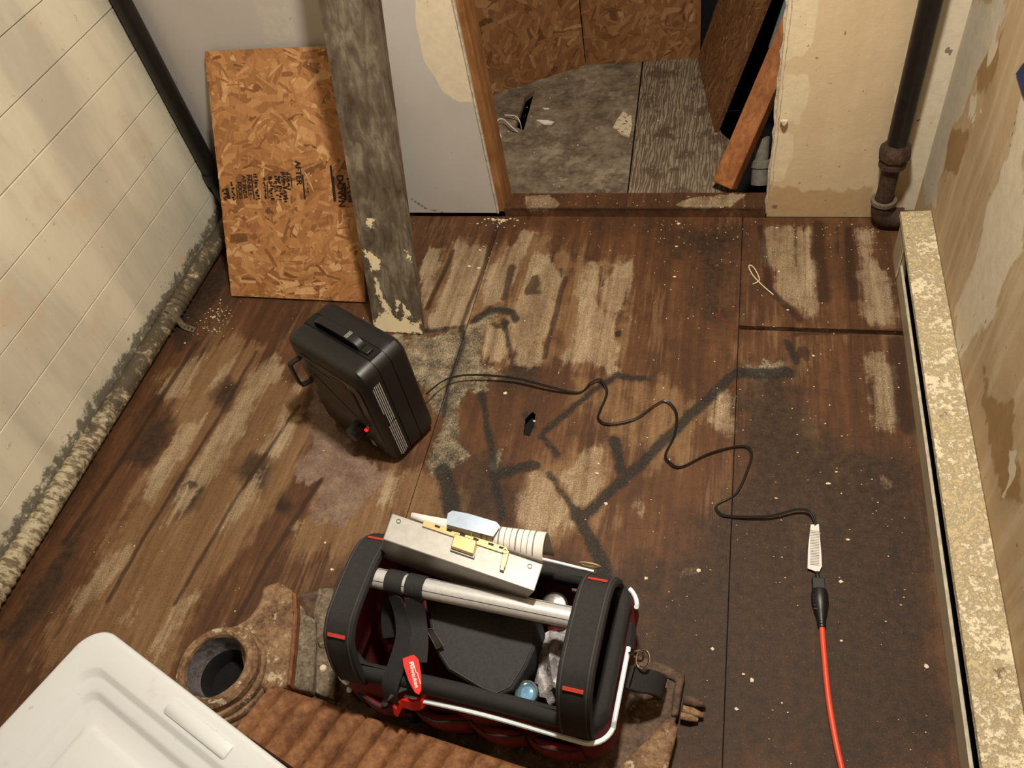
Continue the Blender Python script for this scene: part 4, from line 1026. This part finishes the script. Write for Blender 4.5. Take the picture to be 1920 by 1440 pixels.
# end arches
def arch(xc_, zt, lean):
    pth = [(-.142,.150),(-.140,.200),(-.122,.262),(-.100,zt-.012),(-.070,zt),(0,zt+.004),(.040,zt),(.068,zt-.012),(.094,.258),(.122,.200),(.130,.150)]
    c = smoothpath([Vector((xc_, y, z)) for y, z in pth], 5)
    e = empty('end_arch'); e.parent = bag
    mb = MB(); m = len(c); vs = []
    prof_ = [(-.030,-.004),(-.027,.0035),(-.022,.005),(-.018,.0035),(0,.0045),(.018,.0035),(.022,.005),(.028,.0035),(.031,-.004),(.028,-.010),(-.028,-.010)]
    rings = []
    for i in range(m):
        t = (c[min(i+1,m-1)]-c[max(i-1,0)]).normalized(); nn = Vector((1,0,0)).cross(t).normalized()
        rings.append([c[i]+Vector((1,0,0))*a+nn*b for a, b in prof_])
    mb.loft(rings, True, True); mb.build('arch_pad', M['blk_fabric'], e, smooth=True, angle=50)
    for s_ in (-.0225, .0225):
        MB().tube([r[2 if s_ < 0 else 6]+Vector((0,0,.0006)) for r in rings], .0012, 6).build('stitch_line', M['seam'], e, smooth=True)
    for i_ in (int(m*.26), int(m*.71)):
        t = (c[i_+1]-c[i_]).normalized(); nn = Vector((1,0,0)).cross(t).normalized()
        MB().ribbon([c[i_]+nn*.0062-Vector((.017,0,0)), c[i_]+nn*.0062+Vector((.017,0,0))], t, .006, .002).build('red_bartack', M['red_stitch'], e)
    # fabric end panel under the arch
    sgn = 1 if xc_ > 0 else -1
    poly = [v for v in c]; x_out = xc_+sgn*.012
    mb = MB(); n = len(poly)
    mb.add([Vector((x_out, v.y*.96, v.z-.006)) for v in poly]+[Vector((x_out-sgn*.006, v.y*.96, v.z-.006)) for v in poly], [tuple(range(n)), tuple(range(2*n-1, n-1, -1))]+[(i,(i+1)%n,n+(i+1)%n,n+i) for i in range(n)])
    mb.build('end_panel', M['red_lining'], e)
    return c
arch(-.214, .300, 0); arch(.207, .300, 0)
# aluminium bar
TZ = .300
MB().tube([(-.204,.004,TZ-.018),(.200,.004,TZ-.018)], .0185, 28).build('handle_bar', M['alu'], bag, smooth=True)
mb = MB()
for a_ in (50, 128, 200, 235): mb.box((0-.002, .004+.0185*math.cos(math.radians(a_)), TZ-.018+.0185*math.sin(math.radians(a_))), (.40,.0009,.0009))
mb.build('bar_groove', M['fins'], bag)
# webbing straps over the bar
def strap(name, pts, width, wdir=(1,0,0), mat=None, th=.0022):
    return MB().ribbon(smoothpath(pts, 5), wdir, width, th).build(name, mat or M['blk_web'], bag, smooth=True, angle=50)
zt_ = TZ-.018; R_ = .0205
def loop(x0): return [Vector((x0, .004+R_*math.cos(math.radians(a)), zt_+R_*math.sin(math.radians(a)))) for a in range(0, 361, 20)]
for x0, w_ in ((-.145,.034), (-.105,.034)):
    MB().ribbon(loop(x0), (1,0,0.0), w_, .002).build('strap_loop', M['blk_web'], bag, smooth=True, angle=50)
strap('strap', [(-.145,-.017,zt_-.004), (-.130,-.040,.245), (-.118,-.075,.225), (-.122,-.115,.205), (-.128,-.148,.185), (-.130,-.162,.150)], .034, (1,-.25,0))
strap('strap', [(-.105,-.017,zt_-.004), (-.100,-.040,.240), (-.088,-.072,.228), (-.082,-.105,.216)], .034, (1,.2,0))
strap('strap', [(-.150,-.005,zt_-.02), (-.165,-.030,.215), (-.160,-.060,.18)], .034, (1,.3,0))
# red pull tab with lettering
c0 = bl_((768,1230), .25); c1 = bl_((784,1296), .235)
dt = (c1-c0).normalized(); sx = dt.cross(Vector((0,0,1))).normalized()*-1; nt_ = sx.cross(dt).normalized()
if nt_.z < 0: nt_ = -nt_
pl = [(.0,-.013),(.0,.013),(.012,.0145),(.040,.012),(.062,.006),(.068,.0),(.062,-.006),(.040,-.012),(.012,-.0145)]
mb = MB(); n = len(pl); vs = [c0+dt*a+sx*b for a, b in pl]
mb.add([v-nt_*.002 for v in vs]+[v+nt_*.0025 for v in vs], [tuple(range(n-1,-1,-1)), tuple(range(n,2*n))]+[(i,(i+1)%n,n+(i+1)%n,n+i) for i in range(n)])
tab = mb.build('pull_tab', M['red_tag'], bag, bevel=.001); tab['label'] = 'red pull tab with white lettering'
if True:
    X3 = dt; Y3 = nt_.cross(dt).normalized()
    MT = Matrix.Translation(c0+dt*.033+nt_*.0029) @ Matrix((X3, Y3, nt_)).transposed().to_4x4()
    text_mesh('brand_lettering', 'Milwaukee', .0105, M['paper'], MT @ Matrix.Shear('XY', 4, (.25, 0)) if False else MT, tab)
    mb = MB(); a_, b_ = c0+dt*.012+Y3*.004+nt_*.0032, c0+dt*.052+Y3*.0075+nt_*.0032
    mb.ribbon([a_, a_.lerp(b_, .45)-Y3*.001, a_.lerp(b_, .5)+Y3*.001, b_], Y3, .0014, .0003); mb.build('bolt_logo', M['paper'], tab)
# red buckle at the rim
B_ = lambda x, y, z: bl_((600+x/6.4, 1160+y/6.4), z)
bk = smoothpath([B_(900,1120,.165), B_(980,1000,.172), B_(1130,1030,.176), B_(1230,1000,.180), B_(1270,900,.186), B_(1290,820,.192)], 5)
MB().ribbon(bk, (0,.4,1), .022, .010).build('buckle', M['red_tag'], bag, bevel=.003)
MB().ribbon([B_(840,930,.20), B_(960,830,.206), B_(1110,780,.208)], (0.1,1,.1), .020, .006).build('buckle_body', M['dk_pouch'], bag, bevel=.002)
# small tools in the left near pocket
rt = random.Random(5)
for k in range(6):
    c = bl_((655+22*k, 1292+7*k+rt.uniform(-4,4)), .14)
    MB().tube([c+Vector((0,0,-.06)), c], [.006,.006+.002*(k % 2)], 10).build('pocket_tool', M['chrome'] if k % 3 == 0 else M['blk_plastic'], bag, smooth=True)
# right end: D-ring, hook and shoulder pad
rc = bl_((1192,1228), .17)
MB().tube([rc+Vector((.014*math.cos(a), 0.004*math.sin(a*2), .018*math.sin(a))) for a in [2*math.pi*i/20 for i in range(20)]], .0022, 8, True).build('d_ring', M['chrome'], bag, smooth=True)
rc2 = bl_((1205,1236), .16)
MB().tube([rc2+Vector((.012*math.cos(a), .016*math.sin(a), .004*math.sin(a))) for a in [2*math.pi*i/20 for i in range(20)]], .002, 8, True).build('hook_ring', M['chrome'], bag, smooth=True)
MB().ribbon([bl_((1184,1170), .17), bl_((1180,1215), .172)], (1,0,.5), .010, .014).build('ring_tab', M['blk_web'], bag)
sp_ = [bl_((1178,1268), .15), bl_((1200,1276), .135), bl_((1225,1280), .115), bl_((1238,1288), .09), bl_((1240,1292), .06)]
MB().ribbon(smoothpath(sp_, 5), (.1,1,.1), .044, .012).build('shoulder_pad', M['blk_fabric'], bag, bevel=.004)
# brass carabiner on the far rim
cb_ = bl_((1105,1062), .224)
MB().tube([cb_+Vector((.020*math.cos(a), .003, .008*math.sin(a))) for a in [2*math.pi*i/20 for i in range(20)]], .0018, 8, True).build('clip', M['brass'], bag, smooth=True)

# ================================================================== THINGS IN THE BAG
# metal lock case
T = [onz((717.8,1011), .395), onz((1002,1109), .372), onz((1018.8,1057.8), .372), onz((735.6,962), .395)]
dn = Vector((-0.045, 0.016, -.105))
lk = empty('lock_case', tuple((T[0]+T[1]+T[2]+T[3])/4+dn)); tag(lk, 'silver metal lock case standing in the tool bag', 'lock'); off = Vector(lk.location)
T = [t-off for t in T]
MB().hexa([t+dn for t in T], T).build('case', M['steel_box'], lk, bevel=.0018)
ex = (T[1]-T[0]).normalized(); ey = (T[3]-T[0]); Wd = ey.length; ey.normalize(); ez = ex.cross(ey).normalized(); Lk = (T[1]-T[0]).length
def lkp(u, v, h=0): return T[0]+ex*(u*Lk)+ey*(v*Wd)+ez*h
def lkbox(name, u0, u1, v0, v1, h0, h1, mat, bev=.0006):
    return MB().hexa([lkp(u0,v0,h0),lkp(u1,v0,h0),lkp(u1,v1,h0),lkp(u0,v1,h0)], [lkp(u0,v0,h1),lkp(u1,v0,h1),lkp(u1,v1,h1),lkp(u0,v1,h1)]).build(name, mat, lk, bevel=bev)
for u, v in ((.06,.78),(.94,.75)):
    c = lkp(u, v, 0); Rz = Matrix((ex, ey, ez)).transposed()
    MB().lathe([(.0045,0),(.0045,.0012),(.0030,.0012),(.0028,-.0004),(0,-.0004)], c=c, n=16, R=Rz).build('rivet', M['chrome'], lk, smooth=True)
lkbox('brass_plate', .22, .78, .86, 1.10, .001, .004, M['brass'])
for u in (.30,.38,.47,.56,.66,.73): lkbox('plate_slot', u, u+.035, .98, 1.06, .0038, .0043, M['fins'], 0)
lkbox('latch_block', .445, .595, .42, .92, .001, .013, M['brass'], .002)
lkbox('latch_plate', .44, .60, .36, .50, .0006, .005, M['steel_box'], .001)
lkbox('latch_arm', .765, .80, .38, .98, .002, .006, M['brass'], .001)
lkbox('arm_tip', .770, .797, .26, .44, .002, .007, M['steel_box'], .001)
c = lkp(.775, .93, .005); MB().lathe([(.005,0),(.005,.003),(.003,.003),(.003,0)], c=c, n=16, R=Matrix((ex, ey, ez)).transposed()).build('pivot', M['brass'], lk, smooth=True)
MB().tube([lkp(.545,1.06,.003), lkp(.55,1.12,.016)], .0012, 8).build('pin', M['chrome'], lk)
# curled printed paper behind it
pa = empty('paper_sheet', tuple(onz((990,1040), .25))); tag(pa, 'curled printed white paper sheet behind the metal lock case', 'paper'); off = Vector(pa.location)
A_, B_ = T[3]+Vector(lk.location)-off, T[2]+Vector(lk.location)-off
A_ = A_.lerp(B_, .12)+Vector((0,.004,-.006)); B_ = B_.lerp(A_, .01)+Vector((0,.004,-.006))
P = []
rad_ = [.006+.022*(i/8)**1.2 for i in range(9)]
for j in range(13):
    a = math.pi*j/12
    P.append([A_.lerp(B_, i/8)+Vector((0, rad_[i]*(1-math.cos(a)), rad_[i]*.9*math.sin(a))) for i in range(9)])
for k in range(4): P.append([v+Vector((0,.001,-.022)) for v in P[-1]])
pso = MB().surf(P).build('sheet', M['paper'], pa, smooth=True, solid=.0006, angle=80)
mb = MB()
for i in range(10):
    u = .55+.042*i
    ln = []
    for j in range(2, 12):
        r = P[j]; f_ = u*8; a, b = r[min(int(f_), 8)], r[min(int(f_)+1, 8)]; n_ = Vector((0, -math.cos(math.pi*j/12), math.sin(math.pi*j/12)))
        ln.append(a.lerp(b, f_-int(f_))+n_*.0009)
    mb.ribbon(ln, (1,0,0), .0011 if i % 3 else .0022, .0002)
mb.build('printed_lines', M['ink'], pso)
# blade
A_, B_ = onz((842,974), .405), onz((934,998), .398)
kx = (B_-A_).normalized(); kz = Vector((.10,-.12,1)).normalized(); ky = kz.cross(kx).normalized(); kz = kx.cross(ky)
o2 = [(-.004,.0),(-.006,.010),(.0,.017),(.03,.019),(.082,.017),(.090,.012),(.088,.0),(.085,-.010),(.0,-.010)]
mb = MB(); n = len(o2); vs = [A_+kx*a+ky*b for a, b in o2]
mb.add([v-kz*.0008 for v in vs]+[v+kz*.0008 for v in vs], [tuple(range(n-1,-1,-1)), tuple(range(n,2*n))]+[(i,(i+1)%n,n+(i+1)%n,n+i) for i in range(n)])
bd = mb.build('trowel_blade', M['blade']); tag(bd, 'shiny rounded metal blade sticking up behind the lock case', 'blade')
# charcoal pouch
po = empty('canvas_pouch', tuple(onz((880,1230), .12))); tag(po, 'charcoal canvas pouch with a zip pull lying in the tool bag', 'pouch'); off = Vector(po.location)
top = [onz(p, z)-off for p, z in (((795,1120), .262),((850,1118), .262),((1003,1160), .248),((1006,1212), .24),((990,1250), .232),((962,1296), .222),((935,1308), .218),((905,1298), .22),((838,1258), .228),((812,1215), .24))]
mid = sum(top, Vector())/len(top)
mb = MB(); rings = [[v.lerp(mid, .04)+Vector((.01,.03,-.10)) for v in top], [v+Vector((0,.005,-.014)) for v in top], [v.lerp(mid, .02) for v in top], [v.lerp(mid, .10)+Vector((0,0,.004)) for v in top], [v.lerp(mid, .6)+Vector((0,0,.003)) for v in top]]
mb.loft(rings, True, True); mb.build('body', M['dk_pouch'], po, smooth=True, bevel=.004, angle=40)
MB().tube([v.lerp(mid, .09)+Vector((0,0,.0045)) for v in top], .0012, 6, True).build('piped_seam', M['seam'], po, smooth=True)
A_, B_ = onz((806,1180), .258)-off, onz((826,1215), .252)-off
zp = MB().ribbon([A_, A_.lerp(B_,.5)+Vector((0,0,.003)), B_], (1,.5,0), .012, .003).build('zip_pull', M['blk_gloss'], po, bevel=.001)
MB().tube([A_+Vector((-.005,-.002,.003)), A_+Vector((.005,.002,.003)), B_+Vector((.006,.003,.003)), B_+Vector((-.006,-.003,.003))], .0012, 6, True).build('pull_frame', M['chrome'], zp, smooth=True)
# crumpled clear plastic bag
cpn = onz((1054,1250), .150); rb_ = random.Random(12)
bmx = bmesh.new(); bmesh.ops.create_icosphere(bmx, subdivisions=4, radius=1.0)
from mathutils import noise as mno
for v in bmx.verts:
    d_ = v.co.normalized(); k_ = 1+.30*mno.noise(d_*2.1)+.16*abs(mno.noise(d_*5.0))+.07*mno.noise(d_*11)
    v.co = Vector((d_.x*.046*k_, d_.y*.062*k_, d_.z*.068*k_))
mb = MB(); mb.v = [tuple(v.co) for v in bmx.verts]; mb.f = [tuple(v.index for v in f.verts) for f in bmx.faces]; bmx.free()
pbg = mb.build('plastic_bag', M['film'], smooth=True, angle=30); pbg.location = cpn; tag(pbg, 'crumpled clear plastic bag of parts beside the charcoal pouch', 'plastic bag')
# small flashlight
fc = onz((990,1278), .205)
fl_o = empty('flashlight', (fc.x, fc.y, .075)); tag(fl_o, 'small metal flashlight with blue lens near the bag rim', 'flashlight')
hgt = fc.z-.075; Rf = Matrix.Rotation(math.radians(8), 3, 'X')
MB().lathe([(0,0),(.013,0),(.014,.02),(.014,hgt-.03),(.0195,hgt-.022),(.0205,hgt),(.0185,hgt+.001),(.0165,hgt-.003)], n=28, R=Rf).build('barrel', simple('grey_anodised_metal', L(150, 148, 142), 0.35, 0.8, var=0.15), fl_o, smooth=True)
for dz2 in (.006,.014): MB().lathe([(.0205,hgt-dz2),(.0215,hgt-dz2+.001),(.0215,hgt-dz2+.003),(.0205,hgt-dz2+.004)], n=28, R=Rf).build('ring', M['chrome'], fl_o, smooth=True)
MB().lathe([(.0165,hgt-.003),(.0115,hgt-.011)], n=28, R=Rf).build('reflector', M['chrome'], fl_o, smooth=True)
MB().lathe([(.0118,hgt-.010),(.008,hgt-.009),(0,hgt-.0085)], n=28, R=Rf).build('lens', simple('blue_lens', L(140, 190, 226), 0.08, 0.3, var=0.35, scale=90), fl_o, smooth=True)
# two round metal strainers at the right far side
for k, (p, z, r, lab) in enumerate((((1043,1112), .235, .024, 'round chrome topped valve knob beside the lock case'), ((1088,1128), .215, .016, 'small chrome fitting under the right arch of the bag'))):
    c = onz(p, z); e = empty('valve_knob', (c.x, c.y, .10)); tag(e, lab, 'knob'); h_ = z-.10
    R2 = Matrix.Rotation(math.radians(10), 3, 'X')
    MB().lathe([(0,0),(.008,0),(.008,h_-.022),(r*.45,h_-.020)], n=20, R=R2).build('stem', M['chrome'], e, smooth=True)
    MB().lathe([(r*.4,h_-.022),(r*.9,h_-.018),(r*1.06,h_-.010),(r*1.04,h_-.002),(r*.9,h_)], n=28, R=R2).build('grip', M['blk_plastic'], e, smooth=True)
    MB().lathe([(r*.92,h_-.0005),(r*.8,h_+.001),(0,h_+.002)], n=28, R=R2).build('cap', simple('hammered_chrome', L(196, 194, 188), 0.3, 0.85, var=0.4, scale=120), e, smooth=True)
c = onz((1090,1112), .235)
ho_ = MB().ribbon(smoothpath([c+Vector((-.018,.004,0)), c+Vector((0,.002,.001)), c+Vector((.03,-.004,0))], 5), (0,1,0), .006, .005).build('chrome_key', M['chrome'], bevel=.001); tag(ho_, 'slim chrome key lying above the chrome fitting', 'key')

# ================================================================== WHITE TUB
TZ0 = .445
tc = onz((180,1180), TZ0); e1 = (onz((530,1437), TZ0)-onz((262,1230), TZ0)).normalized(); e2 = Vector((-e1.y, e1.x, 0))*-1
ang1 = math.atan2(e1.y, e1.x)
LX, LY = .54, .40
cornr = tc-Vector((0,.002,0))
tubc = cornr+e1*(LX/2-.012)+e2*(LY/2-.012)
tub = empty('plastic_bin', (tubc.x, tubc.y, 0), ang1); tag(tub, 'white plastic storage bin with stepped lid in the near left corner', 'bin')
TR = lambda dx, z, r: rrect(LX/2-dx, LY/2-dx, r, z, 10)
MB().loft([TR(.105,.002,.03), TR(.10,.006,.035), TR(.045,TZ0-.03,.04), TR(.042,TZ0-.014,.04)], True).build('body', M['whiteplastic'], tub, smooth=True)
lid = [(.004,-.022),(.0,-.018),(.0,-.006),(.003,-.001),(.008,.0),(.046,.0),(.050,-.001),(.056,-.007),(.060,-.008),(.072,-.008),(.078,-.010),(.083,-.016),(.087,-.017),(.112,-.018),(.116,-.0165),(.122,-.012)]
ld_o = MB().loft([TR(d_, TZ0+h, max(.014, .046-d_*.28)) for d_, h in lid], False, True).build('lid', M['whiteplastic'], tub, smooth=True, angle=50)
MB().loft([rrect(.07, .013, .006, TZ0+z_, 5, cx=.02, cy=LY/2-.030) for z_ in (-.001,)] + [rrect(.068, .011, .005, TZ0+.003, 5, cx=.02, cy=LY/2-.030)], False, True).build('latch_ridge', M['whiteplastic'], ld_o, smooth=True, angle=60)

# ================================================================== DEBRIS
rd = random.Random(21)
def chip(mb, x, y, z, r):
    n = rd.choice((4,5,6)); a0 = rd.random()*6.28; el = rd.uniform(.4, 1)
    vs = []
    for k in range(n):
        a = a0+2*math.pi*k/n; rr_ = r*rd.uniform(.6,1.15); vs.append((x+rr_*math.cos(a), y+rr_*math.sin(a)*el))
    h = min(.0018, r*.4)
    mb.add([(p[0],p[1],z) for p in vs]+[(x+(p[0]-x)*.85,y+(p[1]-y)*.85,z+h*rd.uniform(.5,1.2)) for p in vs], [tuple(range(n,2*n))]+[(i,(i+1)%n,n+(i+1)%n,n+i) for i in range(n)])
mb = MB()
for i in range(620):
    x = rd.uniform(-1.5, .43); y = rd.uniform(.3, 1.95)
    if rd.random() < .35: x = rd.uniform(-.2, .43)
    if rd.random() < .25: y = 1.95-abs(rd.gauss(0, .10))
    if -.98 < x < -.80 and y > 1.40: continue
    chip(mb, x, y, .0008, rd.uniform(.0008, .0026))
for i in range(90):
    chip(mb, -1.50+rd.gauss(0,.03), onz((365,600)).y+rd.gauss(0,.035), .0008, rd.uniform(.001,.004))
for i in range(60): chip(mb, s1+rd.gauss(0,.03), 1.955-abs(rd.gauss(0,.015)), .0008, rd.uniform(.0015,.005))
o = mb.build('floor_grit', M['chip']); tag(o, 'fine white paint grit sprinkled over the brown floor', 'debris', kind='stuff')
big = [(1553,908,7),(1568,886,5),(1590,1013,6),(1576,1091,6),(1119,888,7),(1137,945,7),(947,738,8),(880,500,9),(898,503,8),(900,470,8),(1002,790,6),(1455,935,5),(1737,1250,6),(1577,1202,5),(1394,1265,5),(1265,520,7),(1268,463,7),(1272,420,7),(1477,582,5),(1525,668,5),(1380,1330,7),(1410,1275,6),(1310,1070,8),(1336,1217,6),(1212,1085,6),(610,1018,5),(623,1068,7),(1122,870,4),(1460,510,5),(1456,428,6)]
for k, (x, y, s_) in enumerate(big):
    p = onz((x, y)); mb = MB(); chip(mb, 0, 0, .0008, s_*.0009)
    o = mb.build('paint_chip', M['chip']); o.location = (p.x, p.y, .0004); tag(o, 'loose white paint chip lying on the bare brown floor', 'paint chip', 'paint chips on the brown floor')
# closet litter
def flat(name, pxs, z, mat, lab, cat, h=.0015, lift=0.0):
    n = len(pxs); vs = [onz(p, z) for p in pxs]
    mb = MB().add([v for v in vs]+[v+Vector((0,0,h+lift*(i % 2))) for i, v in enumerate(vs)], [tuple(range(n-1,-1,-1)), tuple(range(n,2*n))]+[(i,(i+1)%n,n+(i+1)%n,n+i) for i in range(n)])
    return tag(mb.build(name, mat), lab, cat)
spot = NT('spotted_plaster'); sm_ = spot.out(spot.mix(spot.step(spot.noise(70, 4), .55, .62), L(206, 192, 160), L(120, 92, 56)), .85)
Zc = lambda x, y: (840+x/2.909, y/2.909)
flat('plaster_fragment', [Zc(955,620), Zc(1000,640), Zc(1005,700), Zc(990,755), Zc(940,735), Zc(900,705), Zc(925,660)], nf+.0015, sm_, 'spotted cream plaster fragment in the middle of the closet floor', 'plaster', .008)
flat('torn_paper', [Zc(480,655), Zc(540,660), Zc(580,665), Zc(565,682), Zc(525,680)], nf+.001, M['paper'], 'white torn paper scrap next to the slot in the closet floor', 'paper', .001, .003)
flat('torn_paper', [Zc(515,588), Zc(550,590), Zc(553,597), Zc(525,598)], nf+.001, M['paper'], 'tiny white paper sliver beyond the larger torn scrap', 'paper', .001)
wr_ = [onz(Zc(290,750), nf+.003), onz(Zc(268,665), nf+.03), onz(Zc(300,650), nf+.034), onz(Zc(345,690), nf+.03), onz(Zc(380,720), nf+.004)]
o = MB().tube(smoothpath(wr_, 5), .002, 8).build('bent_wire', M['paper'], smooth=True); tag(o, 'bent white wire end poking up near the closet stud', 'wire')
wr_ = [onz(Zc(310,628), nf+.02), onz(Zc(365,633), nf+.025), onz(Zc(390,660), nf+.015), onz(Zc(400,700), nf-.02)]
o = MB().tube(smoothpath(wr_, 5), .002, 8).build('bent_wire', M['paper'], smooth=True); tag(o, 'white wire dropping into the dark slot in the closet floor', 'wire')
mb = MB()
for i in range(90):
    x = rd.uniform(-.78, .0); y = rd.uniform(2.05, 2.75); chip(mb, x, y, nf+.0022, rd.uniform(.001,.0035))
for i in range(40): chip(mb, rd.uniform(-.66,.08), rd.uniform(1.97,2.03), .0325, rd.uniform(.001,.003))
o = mb.build('closet_grit', M['chip']); tag(o, 'fine plaster grit over the grey closet floor', 'debris', kind='stuff')
# looped twist of wire on the floor, right of centre
Zf = lambda x, y: (1200+x/3.6, 400+y/3.6)
lpz = [onz(Zf(*p), .003) for p in ((760,478),(795,462),(805,440),(775,375),(745,350),(735,365),(760,415),(795,455),(830,490),(865,520),(900,550))]
o = MB().tube(smoothpath(lpz, 5), .0016, 7).build('looped_wire', M['chip'], smooth=True); tag(o, 'looped white wire twist lying on the floor before the opening', 'wire')
# plaster burr on the right jamb
c = ony((1470,228), YB-.004)
o = MB().lathe([(0,0),(.008,.002),(.010,.008),(.006,.014),(0,.015)], c=c, n=9, R=Matrix.Rotation(math.radians(75),3,'X'), wob=lambda a, j: .2*math.sin(3*a)).build('plaster_burr', M['gypsum'], smooth=True); tag(o, 'small curled plaster burr stuck on the edge of the right jamb', 'plaster')
# blue paper on the right wall
P = [onx(p, XR-.002) for p in ((1906,138),(1920,118),(1934,110),(1938,170),(1924,188),(1919,180))]
n = len(P); mb = MB().add(P+[p+Vector((-.0012,0,0)) for p in P], [tuple(range(n)), tuple(range(2*n-1,n-1,-1))]+[(i,(i+1)%n,n+(i+1)%n,n+i) for i in range(n)])
o = mb.build('blue_tape', M['bluetape']); tag(o, 'dark blue tape scrap stuck to the tan right wall', 'tape')
# ceiling lamp that lights the room
lm = empty('ceiling_lamp', (LAMP_POS[0], LAMP_POS[1], ZC)); tag(lm, 'round ceiling lamp with frosted glass above the room', 'lamp')
MB().lathe([(0,-.001),(.11,-.001),(.11,-.02),(.10,-.024),(0,-.024)], n=32).build('lamp_base', M['ceiling'], lm, smooth=True)
MB().lathe([(.10,-.024),(.105,-.06),(.10,-.10),(.085,-.118)], n=32).build('glass_shade', M['lampglass'], lm, smooth=True)
